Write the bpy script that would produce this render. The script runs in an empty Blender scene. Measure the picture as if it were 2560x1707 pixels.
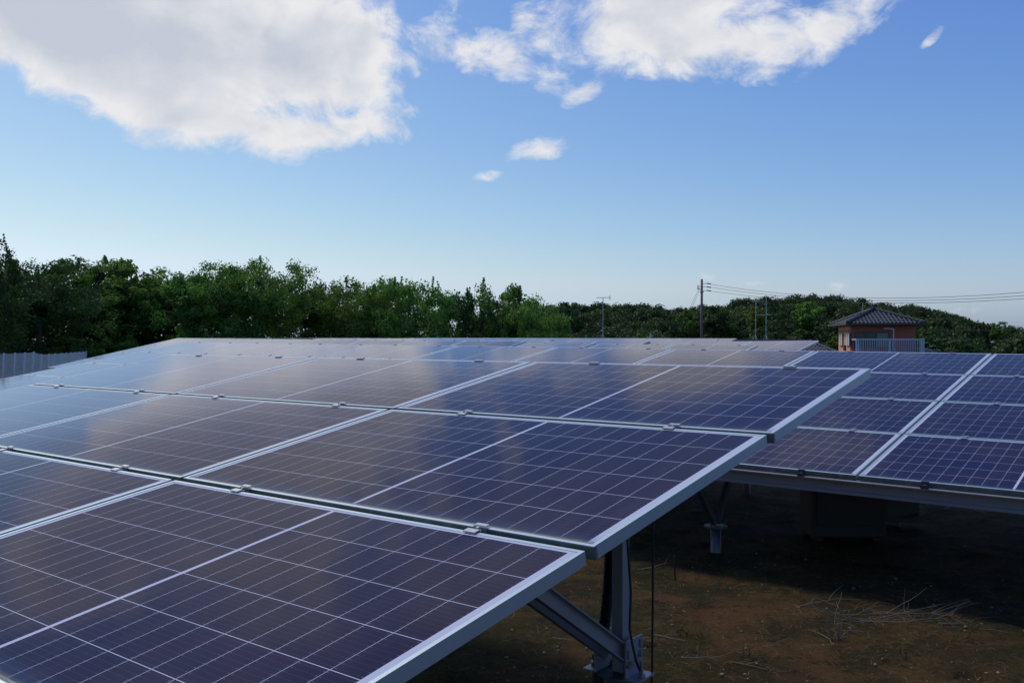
import bpy, math, random
import numpy as np
from mathutils import Vector, Matrix, Euler

# ------------------------------------------------------------------ camera, sky, sun, exposure
SC = bpy.context.scene
COL = SC.collection
R = math.radians
YAW = R(-38.381)
FPX = 2281.6                      # focal length in pixels of the 2560 px wide photograph
EYE = 1.55
sY, cY = math.sin(YAW), math.cos(YAW)

cam = bpy.data.cameras.new("camera")
cam.lens = FPX / 2560 * 36
cam.sensor_width = 36
cam.clip_start = 0.05
cam.clip_end = 3000
camo = bpy.data.objects.new("camera", cam)
COL.objects.link(camo)
camo.location = (0, 0, EYE)
camo.rotation_euler = (R(90), 0, -YAW)
SC.camera = camo

SUN_AZ = R(-85)                  # compass direction of the sun, clockwise from +Y
SUN_EL = R(55)
SKY_STRENGTH = 0.10

def nd(nt, kind, **kw):
    n = nt.nodes.new(kind)
    for k, v in kw.items():
        setattr(n, k, v)
    return n

class NB:
    """small helper that chains shader nodes"""
    def __init__(self, nt):
        self.nt = nt
    def put(self, sock, v):
        if v is None:
            return
        if isinstance(v, bpy.types.NodeSocket):
            self.nt.links.new(v, sock)
        else:
            sock.default_value = v
    def m(self, op, a, b=None, c=None, clamp=False):
        n = nd(self.nt, "ShaderNodeMath", operation=op, use_clamp=clamp)
        self.put(n.inputs[0], a); self.put(n.inputs[1], b); self.put(n.inputs[2], c)
        return n.outputs[0]
    def vm(self, op, a, b=None, out=0):
        n = nd(self.nt, "ShaderNodeVectorMath", operation=op)
        self.put(n.inputs[0], a); self.put(n.inputs[1], b)
        return n.outputs[out]
    def rng(self, v, a, b, c=0.0, d=1.0, smooth=True):
        n = nd(self.nt, "ShaderNodeMapRange", interpolation_type="SMOOTHSTEP" if smooth else "LINEAR")
        n.clamp = True
        self.put(n.inputs["Value"], v)
        for s, x in zip(("From Min", "From Max", "To Min", "To Max"), (a, b, c, d)):
            self.put(n.inputs[s], x)
        return n.outputs[0]
    def mix(self, f, a, b, mode="MIX"):
        n = nd(self.nt, "ShaderNodeMix", data_type="RGBA", blend_type=mode)
        self.put(n.inputs[0], f); self.put(n.inputs[6], a); self.put(n.inputs[7], b)
        return n.outputs[2]
    def noise(self, vec, scale, detail=4, rough=0.5, dist=0.0):
        n = nd(self.nt, "ShaderNodeTexNoise")
        self.put(n.inputs["Vector"], vec)
        n.inputs["Scale"].default_value = scale
        n.inputs["Detail"].default_value = detail
        n.inputs["Roughness"].default_value = rough
        n.inputs["Distortion"].default_value = dist
        return n.outputs["Fac"]
    def sep(self, v):
        n = nd(self.nt, "ShaderNodeSeparateXYZ"); self.put(n.inputs[0], v); return n.outputs
    def comb(self, x, y, z):
        n = nd(self.nt, "ShaderNodeCombineXYZ")
        for s, v in zip(n.inputs, (x, y, z)):
            self.put(s, v)
        return n.outputs[0]

def build_world():
    w = bpy.data.worlds.new("World")
    SC.world = w
    w.use_nodes = True
    nt = w.node_tree
    nt.nodes.clear()
    b = NB(nt)
    out = nd(nt, "ShaderNodeOutputWorld")
    bg = nd(nt, "ShaderNodeBackground")
    nt.links.new(bg.outputs[0], out.inputs[0])
    bg.inputs["Strength"].default_value = SKY_STRENGTH
    sky = nd(nt, "ShaderNodeTexSky", sky_type="NISHITA")
    sky.sun_disc = False
    sky.sun_elevation = SUN_EL
    sky.sun_rotation = SUN_AZ
    sky.altitude = 50
    sky.air_density = 1.0
    sky.dust_density = 1.0
    sky.ozone_density = 3.0
    tc = nd(nt, "ShaderNodeTexCoord")
    d = b.vm("NORMALIZE", tc.outputs["Generated"])
    x, y, z = b.sep(d)
    # azimuth (from the compass bearing the clouds are charted from) and elevation, radians
    fw = b.m("ADD", b.m("MULTIPLY", x, sY), b.m("MULTIPLY", y, cY))
    rt = b.m("SUBTRACT", b.m("MULTIPLY", x, cY), b.m("MULTIPLY", y, sY))
    az = b.m("ARCTAN2", rt, fw)
    el = b.m("ARCSINE", z)
    ae = b.comb(az, el, 0.0)
    # wobble the chart a little so that no cloud keeps an oval outline
    n1 = b.noise(d, 5.0, 3, 0.55)
    n2 = b.noise(b.vm("ADD", d, (7.3, 1.1, 4.2)), 5.0, 3, 0.55)
    aew = b.vm("ADD", ae, b.comb(b.m("MULTIPLY", b.m("SUBTRACT", n1, 0.5), 0.10),
                                 b.m("MULTIPLY", b.m("SUBTRACT", n2, 0.5), 0.06), 0.0))
    total = None
    def cloud(px, py, rx, ry, rot=0.0, w=1.0):
        """one heap of cloud: bearing and height read in pixels of the 2352 px view, radii in degrees of sky"""
        nonlocal total
        s = 2560 / 2352
        f = FPX
        a = math.atan((px * s - 1280) / f)
        e = math.atan((853.5 - py * s) / f * math.cos(a))
        k = s / f
        mp = nd(nt, "ShaderNodeMapping", vector_type="TEXTURE")
        b.put(mp.inputs["Vector"], aew)
        mp.inputs["Location"].default_value = (a, e, 0)
        mp.inputs["Rotation"].default_value = (0, 0, R(rot))
        mp.inputs["Scale"].default_value = (rx * k, ry * k, 1)
        ln = b.vm("LENGTH", mp.outputs[0], out=1)
        v = b.rng(ln, 1.25, 0.0, 0.0, w)
        total = v if total is None else b.m("ADD", total, v)
    for c in CLOUDS:
        cloud(*c)
    p3 = b.comb(az, b.m("MULTIPLY", el, 1.35), 0.0)
    warp = b.vm("ADD", p3, b.comb(b.m("MULTIPLY", b.m("SUBTRACT", n2, 0.5), 0.16), b.m("MULTIPLY", b.m("SUBTRACT", n1, 0.5), 0.14), 0.0))
    fine = b.noise(warp, 17.0, 12, 0.66, 0.25)
    coarse = b.noise(b.comb(az, b.m("MULTIPLY", el, 1.6), 3.0), 7.5, 6, 0.6, 0.1)
    # ragged billows ride on the heaps; thin at the rims, where they fray into wisps
    t1 = b.m("MULTIPLY", b.m("SUBTRACT", 1.0, b.m("EXPONENT", b.m("MULTIPLY", total, -1.3))), 0.92)
    dens = b.m("ADD", t1, b.m("ADD", b.m("MULTIPLY", b.m("SUBTRACT", fine, 0.5), 1.9),
                               b.m("MULTIPLY", b.m("SUBTRACT", coarse, 0.5), 1.0)))
    dens = b.m("MULTIPLY", b.m("ADD", dens, b.rng(total, 0.9, 2.0, 0.0, 0.7)), b.rng(total, 0.0, 0.16))
    # thin broken cloud overhead, out of the picture but mirrored in the glass
    hi = b.noise(b.vm("MULTIPLY", d, (3.0, 3.0, 4.0)), 2.2, 7, 0.6, 0.5)
    over = b.m("MULTIPLY", b.rng(el, R(24), R(30)), b.rng(hi, 0.30, 0.66))
    over = b.m("MULTIPLY", over, b.m("MULTIPLY", b.rng(az, R(20), R(8)), b.rng(az, R(-36), R(-28))))
    over = b.m("MULTIPLY", over, 0.8)
    alpha = b.m("POWER", b.rng(dens, 0.22, 0.90), 0.85)
    alpha = b.m("MAXIMUM", alpha, over, clamp=True)
    # thick parts seen from below are grey, thin rims white; billows turned to the sun are brighter
    thick = b.rng(b.m("ADD", total, b.m("MULTIPLY", b.m("SUBTRACT", coarse, 0.5), 3.0)), 0.7, 2.9)
    core = b.rng(total, 1.0, 2.2)
    soft = b.noise(warp, 11.0, 4, 0.5, 0.1)
    lit = b.noise(b.vm("ADD", warp, (-0.012, 0.020, 0.0)), 11.0, 4, 0.5, 0.1)
    relief = b.m("MULTIPLY", b.m("SUBTRACT", soft, lit), b.m("SUBTRACT", 2.6, b.m("MULTIPLY", core, 1.9)))
    thick = b.m("ADD", b.m("MULTIPLY", thick, 1.1), b.m("MULTIPLY", b.m("SUBTRACT", 0.48, fine), 0.4))
    thick = b.m("SUBTRACT", thick, relief, clamp=True)
    k = 1.0 / SKY_STRENGTH
    white = (0.82 * k, 0.82 * k, 0.84 * k, 1)
    grey = (0.55 * k, 0.59 * k, 0.68 * k, 1)
    ccol = b.mix(thick, white, grey)
    # the open sky, graded per channel to the blue of a clear spring afternoon
    sr, sg, sb = nd(nt, "ShaderNodeSeparateColor"), None, None
    nt.links.new(sky.outputs[0], sr.inputs[0])
    ch = []
    for o_, (gain, gam) in zip(sr.outputs, ((1.52, 1.45), (1.255, 1.23), (0.99, 0.59))):
        v = b.m("MULTIPLY", b.m("POWER", b.m("MULTIPLY", o_, 0.1), gam), gain * k)
        ch.append(b.m("MINIMUM", v, 1.6 * k))
    ch[0] = b.m("MINIMUM", ch[0], b.m("MULTIPLY", ch[1], 0.83))      # no dusk pink at the horizon
    ch[2] = b.m("MAXIMUM", ch[2], b.m("MULTIPLY", ch[1], 1.13))
    cc = nd(nt, "ShaderNodeCombineColor")
    for s_, v in zip(cc.inputs, ch):
        nt.links.new(v, s_)
    col = b.mix(alpha, cc.outputs[0], ccol)
    nt.links.new(col, bg.inputs["Color"])
    w.cycles.sampling_method = "MANUAL"
    w.cycles.sample_map_resolution = 1024

# (x, y, half width, half height, turn in degrees, weight)
CLOUDS = [
    (330, 0, 540, 225, -6, 1.5), (470, 160, 440, 180, -8, 1.0), (110, 40, 320, 150, -18, 1.0), (-30, -40, 230, 170, -14, 1.2),
    (330, 255, 330, 66, -19, 0.7), (560, 310, 270, 56, -10, 0.7), (760, 320, 220, 44, 9, 0.75), (870, 280, 100, 30, 22, 0.5),
    (760, 110, 150, 190, 0, 0.85), (850, 120, 70, 85, 0, 0.7), (845, 205, 50, 40, 0, 0.5), (890, 20, 52, 60, 25, 0.6),
    (470, -230, 330, 210, 0, 1.3), (1066, -90, 60, 120, 0, 0.8), (800, -150, 120, 120, 0, 0.6),
    (1000, 100, 100, 62, 25, 0.72), (1110, 95, 105, 66, -20, 0.75), (1185, 130, 55, 80, 0, 0.5), (1250, 40, 62, 70, 20, 0.7),
    (1450, 45, 210, 128, 0, 1.15), (1590, 60, 225, 112, 0, 1.0), (1720, 95, 140, 86, 25, 0.8), (1850, 85, 130, 74, 30, 0.8),
    (1975, 30, 105, 68, 35, 0.75), (1560, -40, 260, 60, 6, 0.8), (1830, -250, 170, 90, 0, 0.8),
    (1285, 176, 100, 40, -10, 0.8), (1342, 214, 66, 28, 18, 0.75),
    (1228, 334, 78, 34, 10, 0.92), (1125, 385, 38, 20, 0, 0.92), (2140, 96, 46, 18, 30, 0.24), (940, 245, 36, 26, 0, 0.35),
    (1760, 662, 100, 24, 3, 0.42), (1600, 655, 56, 20, 0, 0.38), (1915, 660, 46, 18, 8, 0.36), (2190, 712, 60, 20, 0, 0.3),
]
build_world()

sun = bpy.data.lights.new("sun", "SUN")
sun.energy = 2.0
sun.angle = R(11)
sun.color = (1.0, 0.97, 0.91)
suno = bpy.data.objects.new("sun", sun)
COL.objects.link(suno)
suno.rotation_euler = Vector((math.sin(SUN_AZ) * math.cos(SUN_EL), math.cos(SUN_AZ) * math.cos(SUN_EL), math.sin(SUN_EL))).to_track_quat("Z", "Y").to_euler()
suno.location = (-20, -10, 30)

SC.view_settings.view_transform = "Standard"
SC.view_settings.look = "None"
SC.view_settings.exposure = 0.0
SC.view_settings.gamma = 1.0
SC.render.engine = "CYCLES"
SC.cycles.max_bounces = 8
SC.cycles.transparent_max_bounces = 12
SC.cycles.caustics_reflective = False
SC.cycles.caustics_refractive = False
SC.cycles.sample_clamp_indirect = 4.0

# ------------------------------------------------------------------ helpers
def at(px, py, d):
    """point at depth d (metres) that was sighted at pixel px, py of the photograph"""
    lat = (px - 1280) / FPX * d
    return Vector((lat * cY + d * sY, -lat * sY + d * cY, EYE - (py - 853.5) / FPX * d))

def base_mesh(name):
    return bpy.data.meshes.new(name)

def link(o, parent=None):
    COL.objects.link(o)
    if parent is not None:
        o.parent = parent
    return o

def tag(o, label=None, cat=None, group=None, kind=None):
    if label: o["label"] = label
    if cat: o["category"] = cat
    if group: o["group"] = group
    if kind: o["kind"] = kind
    return o

def empty(name, loc, label, cat, group=None, rz=0.0):
    o = bpy.data.objects.new(name, None)
    o.empty_display_size = 0.2
    o.location = loc
    o.rotation_euler = (0, 0, rz)
    link(o)
    return tag(o, label, cat, group)

class MB:
    """collects faces and makes one mesh object"""
    def __init__(self):
        self.v = []; self.f = []; self.mi = []
    def add(self, vs, fs, mi=0):
        n = len(self.v)
        self.v.extend(tuple(p) for p in vs)
        self.f.extend(tuple(i + n for i in f) for f in fs)
        self.mi.extend([mi] * len(fs))
        return self
    def box(self, c, s, rot=None, mi=0):
        hx, hy, hz = s[0] / 2, s[1] / 2, s[2] / 2
        vs = [Vector((a * hx, b * hy, g * hz)) for a in (-1, 1) for b in (-1, 1) for g in (-1, 1)]
        if rot is not None:
            vs = [rot @ v for v in vs]
        c = Vector(c)
        vs = [v + c for v in vs]
        fs = [(0, 1, 3, 2), (4, 6, 7, 5), (0, 4, 5, 1), (2, 3, 7, 6), (0, 2, 6, 4), (1, 5, 7, 3)]
        return self.add(vs, fs, mi)
    def beam(self, p, q, w, h, up=(0, 0, 1), mi=0):
        """rectangular bar from p to q, w across, h along up"""
        p, q = Vector(p), Vector(q)
        d = (q - p)
        L = d.length
        d.normalize()
        u = Vector(up)
        sd = d.cross(u)
        if sd.length < 1e-5:
            sd = d.cross(Vector((1, 0, 0)))
        sd.normalize()
        u = sd.cross(d).normalized()
        M = Matrix((sd, d, u)).transposed()
        return self.box((p + q) / 2, (w, L, h), M, mi)
    def tube(self, pts, rad, n=8, cap=True, mi=0):
        pts = [Vector(p) for p in pts]
        rs = rad if isinstance(rad, (list, tuple)) else [rad] * len(pts)
        vs = []
        prev = None
        for i, p in enumerate(pts):
            t = (pts[min(i + 1, len(pts) - 1)] - pts[max(i - 1, 0)])
            if t.length < 1e-9: t = Vector((0, 0, 1))
            t.normalize()
            a = prev if prev is not None else (Vector((1, 0, 0)) if abs(t.x) < 0.9 else Vector((0, 1, 0)))
            a = (a - t * a.dot(t)).normalized()
            prev = a
            b = t.cross(a)
            for k in range(n):
                th = 2 * math.pi * k / n
                vs.append(p + (a * math.cos(th) + b * math.sin(th)) * rs[i])
        fs = []
        for i in range(len(pts) - 1):
            for k in range(n):
                fs.append((i * n + k, i * n + (k + 1) % n, (i + 1) * n + (k + 1) % n, (i + 1) * n + k))
        if cap:
            fs.append(tuple(reversed(range(n))))
            fs.append(tuple((len(pts) - 1) * n + k for k in range(n)))
        return self.add(vs, fs, mi)
    def mesh(self, name, mats, smooth=False):
        me = base_mesh(name)
        me.from_pydata(self.v, [], self.f)
        for m in (mats if isinstance(mats, (list, tuple)) else [mats]):
            me.materials.append(m)
        me.polygons.foreach_set("material_index", self.mi)
        if smooth:
            me.polygons.foreach_set("use_smooth", [True] * len(self.f))
        me.update()
        return me
    def build(self, name, mats, parent=None, smooth=False, bevel=0.0):
        o = bpy.data.objects.new(name, self.mesh(name, mats, smooth))
        link(o, parent)
        if bevel:
            bv = o.modifiers.new("bevel", "BEVEL")
            bv.width = bevel; bv.segments = 2; bv.limit_method = "ANGLE"
        return o

def np_mesh(name, V, F, mats, attrs=None):
    """mesh from numpy arrays; F is an (n, 4) or (n, 3) array"""
    me = base_mesh(name)
    n, k = F.shape
    me.vertices.add(len(V)); me.vertices.foreach_set("co", np.ascontiguousarray(V, np.float32).ravel())
    me.loops.add(n * k); me.loops.foreach_set("vertex_index", np.ascontiguousarray(F, np.int32).ravel())
    me.polygons.add(n)
    me.polygons.foreach_set("loop_start", np.arange(0, n * k, k, dtype=np.int32))
    for m in (mats if isinstance(mats, (list, tuple)) else [mats]):
        me.materials.append(m)
    if attrs:
        for an, av in attrs.items():
            a = me.attributes.new(an, "FLOAT", "POINT")
            a.data.foreach_set("value", np.ascontiguousarray(av, np.float32))
    me.update(calc_edges=True)
    return me

# ------------------------------------------------------------------ materials
def mat(name):
    m = bpy.data.materials.new(name)
    m.use_nodes = True
    nt = m.node_tree
    p = nt.nodes["Principled BSDF"]
    return m, nt, p, NB(nt)

def simple(name, col, rough=0.6, metal=0.0, var=0.15, scale=6.0, bump=0.0, bscale=80.0):
    m, nt, p, b = mat(name)
    tc = nd(nt, "ShaderNodeTexCoord")
    n = b.noise(tc.outputs["Object"], scale, 5, 0.6)
    lo = tuple(c * (1 - var) for c in col) + (1,)
    hi = tuple(min(1, c * (1 + var)) for c in col) + (1,)
    nt.links.new(b.mix(n, lo, hi), p.inputs["Base Color"])
    p.inputs["Roughness"].default_value = rough
    p.inputs["Metallic"].default_value = metal
    if bump:
        bp = nd(nt, "ShaderNodeBump")
        bp.inputs["Strength"].default_value = bump
        bp.inputs["Distance"].default_value = 0.01
        nt.links.new(b.noise(tc.outputs["Object"], bscale, 5, 0.6), bp.inputs["Height"])
        nt.links.new(bp.outputs[0], p.inputs["Normal"])
    return m

PL, PW, PT = 1.665, 0.992, 0.033          # module length, width, frame depth
CP, HP, CG = 0.1585, 0.0795, 0.012        # cell pitch, half-cell pitch, gap in the middle

def panel_material():
    """half-cut cells under textured glass; x runs along the row, y up the slope, origin at the module's centre"""
    m, nt, p, b = mat("solar_glass")
    tc = nd(nt, "ShaderNodeTexCoord")
    x, y, z = b.sep(tc.outputs["Object"])
    ax = b.m("ABSOLUTE", x)
    ux = b.m("DIVIDE", b.m("SUBTRACT", ax, CG / 2), HP)            # 0..10 half cells from the middle
    vy = b.m("DIVIDE", b.m("ADD", y, 3 * CP), CP)                  # 0..6 cells
    fx = b.m("FRACT", ux); fy = b.m("FRACT", vy)
    dx = b.m("MULTIPLY", b.m("MINIMUM", fx, b.m("SUBTRACT", 1.0, fx)), HP)
    dy = b.m("MULTIPLY", b.m("MINIMUM", fy, b.m("SUBTRACT", 1.0, fy)), CP)
    lx = b.m("LESS_THAN", dx, 0.00065)
    ly = b.m("LESS_THAN", dy, 0.0010)
    out = b.m("MAXIMUM", b.m("LESS_THAN", ux, 0.0), b.m("GREATER_THAN", ux, 10.0))
    out = b.m("MAXIMUM", out, b.m("MAXIMUM", b.m("LESS_THAN", vy, 0.0), b.m("GREATER_THAN", vy, 6.0)))
    white = b.m("MAXIMUM", out, b.m("MAXIMUM", lx, ly))
    # busbars: nine fine wires per cell that run along the row, with small solder pads
    fb = b.m("FRACT", b.m("MULTIPLY", vy, 9.0))
    db = b.m("ABSOLUTE", b.m("SUBTRACT", fb, 0.5))
    pad = b.m("LESS_THAN", dx, 0.008)
    bar = b.m("LESS_THAN", db, b.m("ADD", 0.02, b.m("MULTIPLY", pad, 0.03)))
    gap = b.m("GREATER_THAN", dx, 0.0025)
    bar = b.m("MULTIPLY", b.m("MULTIPLY", bar, gap), b.m("ADD", 0.45, b.m("MULTIPLY", pad, 0.35)))
    # every cell its own tint
    wn = nd(nt, "ShaderNodeTexWhiteNoise", noise_dimensions="4D")
    oi = nd(nt, "ShaderNodeObjectInfo")
    b.put(wn.inputs["Vector"], b.comb(b.m("MULTIPLY", b.m("FLOOR", ux), b.m("SIGN", x)), b.m("FLOOR", vy), 0.0))
    b.put(wn.inputs["W"], b.m("MULTIPLY", oi.outputs["Random"], 50.0))
    cell = b.mix(wn.outputs["Value"], (0.010, 0.009, 0.038, 1), (0.017, 0.012, 0.040, 1))
    tint = b.noise(b.vm("ADD", tc.outputs["Object"], b.comb(b.m("MULTIPLY", oi.outputs["Random"], 90.0), 0.0, 0.0)), 1.1, 2, 0.5)
    cell = b.mix(b.rng(tint, 0.35, 0.65), cell, (0.023, 0.015, 0.032, 1))
    c = b.mix(bar, cell, (0.11, 0.11, 0.14, 1))
    c = b.mix(white, c, (0.50, 0.51, 0.60, 1))
    # rain-washed dirt that collects along the lower edge, and a thin even film elsewhere
    dn = b.noise(tc.outputs["Object"], 14.0, 6, 0.65)
    edge = b.m("ADD", y, PW / 2)
    film = b.rng(b.m("ADD", edge, b.m("MULTIPLY", b.m("SUBTRACT", dn, 0.5), 0.03)), 0.085, 0.015)
    c = b.mix(b.m("MULTIPLY", film, 0.32), c, (0.05, 0.10, 0.20, 1))
    crust = b.rng(b.m("ADD", edge, b.m("MULTIPLY", b.m("SUBTRACT", dn, 0.5), 0.035)), 0.036, 0.014)
    c = b.mix(b.m("MULTIPLY", crust, 0.8), c, (0.16, 0.15, 0.085, 1))
    dust = b.noise(tc.outputs["Object"], 3.0, 5, 0.6)
    c = b.mix(b.m("MULTIPLY", b.rng(dust, 0.4, 0.8), 0.02), c, (0.30, 0.29, 0.27, 1))
    run = b.noise(b.vm("ADD", b.vm("MULTIPLY", tc.outputs["Object"], (26.0, 1.6, 1.0)), b.comb(b.m("MULTIPLY", oi.outputs["Random"], 60.0), 0.0, 0.0)), 1.0, 4, 0.6)
    c = b.mix(b.m("MULTIPLY", b.rng(run, 0.50, 0.75), 0.028), c, (0.34, 0.33, 0.31, 1))
    spot = nd(nt, "ShaderNodeTexVoronoi")
    spot.inputs["Scale"].default_value = 3.4
    spot.inputs["Randomness"].default_value = 1.0
    b.put(spot.inputs["Vector"], b.vm("ADD", tc.outputs["Object"], b.comb(b.m("MULTIPLY", oi.outputs["Random"], 77.0), 0.0, 0.0)))
    speck = b.m("LESS_THAN", spot.outputs["Distance"], 0.014)
    c = b.mix(b.m("MULTIPLY", speck, 0.7), c, (0.02, 0.018, 0.015, 1))
    nt.links.new(c, p.inputs["Base Color"])
    p.inputs["Roughness"].default_value = 0.6
    p.inputs["Specular IOR Level"].default_value = 0.0
    # anti-reflective glass: weak mirror from above, strong at grazing angles
    lw = nd(nt, "ShaderNodeLayerWeight")
    lw.inputs["Blend"].default_value = 0.5
    cu = nd(nt, "ShaderNodeFloatCurve")
    nt.links.new(lw.outputs["Facing"], cu.inputs["Value"])
    crv = cu.mapping.curves[0]
    crv.points[0].location = (0.0, 0.02)
    crv.points[1].location = (1.0, 1.0)
    for q in ((0.50, 0.030), (0.60, 0.047), (0.67, 0.070), (0.74, 0.105), (0.80, 0.175), (0.84, 0.36), (0.88, 0.57), (0.93, 0.78)):
        crv.points.new(*q)
    cu.mapping.update()
    gl = nd(nt, "ShaderNodeBsdfGlossy", distribution="GGX")
    gl.inputs["Color"].default_value = (0.93, 0.935, 1.0, 1)   # violet-blue residual of the coating
    rough = b.m("ADD", 0.058, b.m("ADD", b.m("MULTIPLY", b.rng(dust, 0.3, 0.8), 0.035), b.m("MULTIPLY", b.rng(run, 0.45, 0.8), 0.03)))
    nt.links.new(b.m("ADD", rough, b.m("MULTIPLY", crust, 0.4)), gl.inputs["Roughness"])
    mx = nd(nt, "ShaderNodeMixShader")
    nt.links.new(b.m("MULTIPLY", cu.outputs[0], b.m("SUBTRACT", 1.0, b.m("MULTIPLY", crust, 0.6))), mx.inputs[0])
    nt.links.new(p.outputs[0], mx.inputs[1])
    nt.links.new(gl.outputs[0], mx.inputs[2])
    nt.links.new(mx.outputs[0], nt.nodes["Material Output"].inputs[0])
    return m

def frame_material():
    """anodised aluminium, algae and grime on the low front face"""
    m, nt, p, b = mat("frame_aluminium")
    tc = nd(nt, "ShaderNodeTexCoord")
    x, y, z = b.sep(tc.outputs["Object"])
    st = b.noise(b.vm("MULTIPLY", tc.outputs["Object"], (2.0, 60.0, 60.0)), 4.0, 3, 0.6)
    base = b.mix(st, (0.52, 0.60, 0.60, 1), (0.61, 0.70, 0.70, 1))
    front = b.m("MULTIPLY", b.rng(y, -PW / 2 + 0.02, -PW / 2 + 0.004), b.rng(z, -0.0008, -0.0035))
    n = b.noise(tc.outputs["Object"], 22.0, 6, 0.7)
    n2 = b.noise(tc.outputs["Object"], 3.0, 4, 0.6)
    low = b.rng(z, 0.012, -0.02)
    dirt = b.m("MULTIPLY", front, b.rng(b.m("ADD", b.m("ADD", n, b.m("MULTIPLY", n2, 0.5)), b.m("MULTIPLY", low, 0.30)), 0.62, 1.08), clamp=True)
    c = b.mix(dirt, b.mix(front, base, (0.30, 0.32, 0.29, 1)), (0.06, 0.068, 0.05, 1))
    rim = b.m("MULTIPLY", front, b.rng(n, 0.3, 0.7))
    c = b.mix(b.m("MULTIPLY", rim, 0.35), c, (0.34, 0.33, 0.24, 1))
    nt.links.new(c, p.inputs["Base Color"])
    nt.links.new(b.m("SUBTRACT", 0.6, b.m("MULTIPLY", front, 0.5), clamp=True), p.inputs["Metallic"])
    nt.links.new(b.m("ADD", 0.36, b.m("MULTIPLY", dirt, 0.4)), p.inputs["Roughness"])
    return m

def ground_material():
    m, nt, p, b = mat("soil")
    tc = nd(nt, "ShaderNodeTexCoord")
    o = tc.outputs["Object"]
    big = b.noise(o, 0.55, 5, 0.6, 0.4)
    mid = b.noise(o, 2.6, 6, 0.65, 0.5)
    fine = b.noise(o, 26.0, 6, 0.7)
    vfine = b.noise(o, 110.0, 4, 0.7)
    c = b.mix(b.rng(mid, 0.36, 0.62), (0.037, 0.024, 0.008, 1), (0.081, 0.048, 0.015, 1))
    c = b.mix(b.m("MULTIPLY", b.rng(big, 0.50, 0.64), b.rng(mid, 0.3, 0.6)), c, (0.096, 0.044, 0.017, 1))
    sv = b.vm("MULTIPLY", o, (1.0, 1.0, 1.0))
    moss = b.m("MULTIPLY", b.rng(b.noise(sv, 2.1, 7, 0.72, 0.8), 0.46, 0.56), b.rng(fine, 0.25, 0.6))
    c = b.mix(b.m("MULTIPLY", moss, 0.9), c, (0.017, 0.022, 0.006, 1))
    dark = b.rng(b.noise(b.vm("ADD", o, (3.1, 8.2, 0.0)), 5.5, 6, 0.7, 0.6), 0.56, 0.64)
    c = b.mix(b.m("MULTIPLY", dark, 0.85), c, (0.015, 0.010, 0.005, 1))
    c = b.mix(b.rng(fine, 0.54, 0.70), c, (0.025, 0.019, 0.008, 1))
    grain = b.noise(o, 62.0, 5, 0.75)
    c = b.mix(b.m("MULTIPLY", b.rng(grain, 0.54, 0.66), 0.75), c, (0.010, 0.008, 0.005, 1))
    c = b.mix(b.m("MULTIPLY", b.rng(grain, 0.44, 0.34), 0.55), c, (0.105, 0.070, 0.035, 1))
    speck = b.rng(vfine, 0.64, 0.70)
    c = b.mix(b.m("MULTIPLY", speck, 0.5), c, (0.155, 0.136, 0.073, 1))
    # away from the racks rough grass takes over
    x, y, z = b.sep(o)
    dist = b.vm("LENGTH", o, out=1)
    far = b.rng(b.m("ADD", dist, b.m("MULTIPLY", mid, 8.0)), 30.0, 48.0)
    c = b.mix(far, c, b.mix(fine, (0.022, 0.036, 0.009, 1), (0.058, 0.072, 0.020, 1)))
    nt.links.new(c, p.inputs["Base Color"])
    p.inputs["Roughness"].default_value = 0.95
    p.inputs["Specular IOR Level"].default_value = 0.1
    h = b.m("ADD", b.m("MULTIPLY", mid, 0.5), b.m("ADD", b.m("MULTIPLY", fine, 0.35), b.m("MULTIPLY", grain, 0.22)))
    bp = nd(nt, "ShaderNodeBump")
    bp.inputs["Strength"].default_value = 1.0
    bp.inputs["Distance"].default_value = 0.06
    nt.links.new(h, bp.inputs["Height"])
    nt.links.new(bp.outputs[0], p.inputs["Normal"])
    return m

def leaf_material(name, dark, light, trans=0.42, attr="shade"):
    m = bpy.data.materials.new(name)
    m.use_nodes = True
    nt = m.node_tree
    nt.nodes.clear()
    b = NB(nt)
    out = nd(nt, "ShaderNodeOutputMaterial")
    at_ = nd(nt, "ShaderNodeAttribute", attribute_name=attr)
    oi = nd(nt, "ShaderNodeObjectInfo")
    col = b.mix(at_.outputs["Fac"], dark + (1,), light + (1,))
    hsv = nd(nt, "ShaderNodeHueSaturation")
    b.put(hsv.inputs["Hue"], b.m("ADD", 0.485, b.m("MULTIPLY", oi.outputs["Random"], 0.03)))
    b.put(hsv.inputs["Value"], b.m("ADD", 0.8, b.m("MULTIPLY", oi.outputs["Random"], 0.4)))
    b.put(hsv.inputs["Color"], col)
    df = nd(nt, "ShaderNodeBsdfDiffuse")
    tr = nd(nt, "ShaderNodeBsdfTranslucent")
    gl = nd(nt, "ShaderNodeBsdfGlossy")
    gl.inputs["Roughness"].default_value = 0.5
    gl.inputs["Color"].default_value = (0.5, 0.5, 0.5, 1)
    nt.links.new(hsv.outputs[0], df.inputs["Color"])
    nt.links.new(hsv.outputs[0], tr.inputs["Color"])
    m1 = nd(nt, "ShaderNodeMixShader"); m1.inputs[0].default_value = trans
    nt.links.new(df.outputs[0], m1.inputs[1]); nt.links.new(tr.outputs[0], m1.inputs[2])
    m2 = nd(nt, "ShaderNodeMixShader"); m2.inputs[0].default_value = 0.03
    nt.links.new(m1.outputs[0], m2.inputs[1]); nt.links.new(gl.outputs[0], m2.inputs[2])
    nt.links.new(m2.outputs[0], out.inputs[0])
    return m

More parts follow.
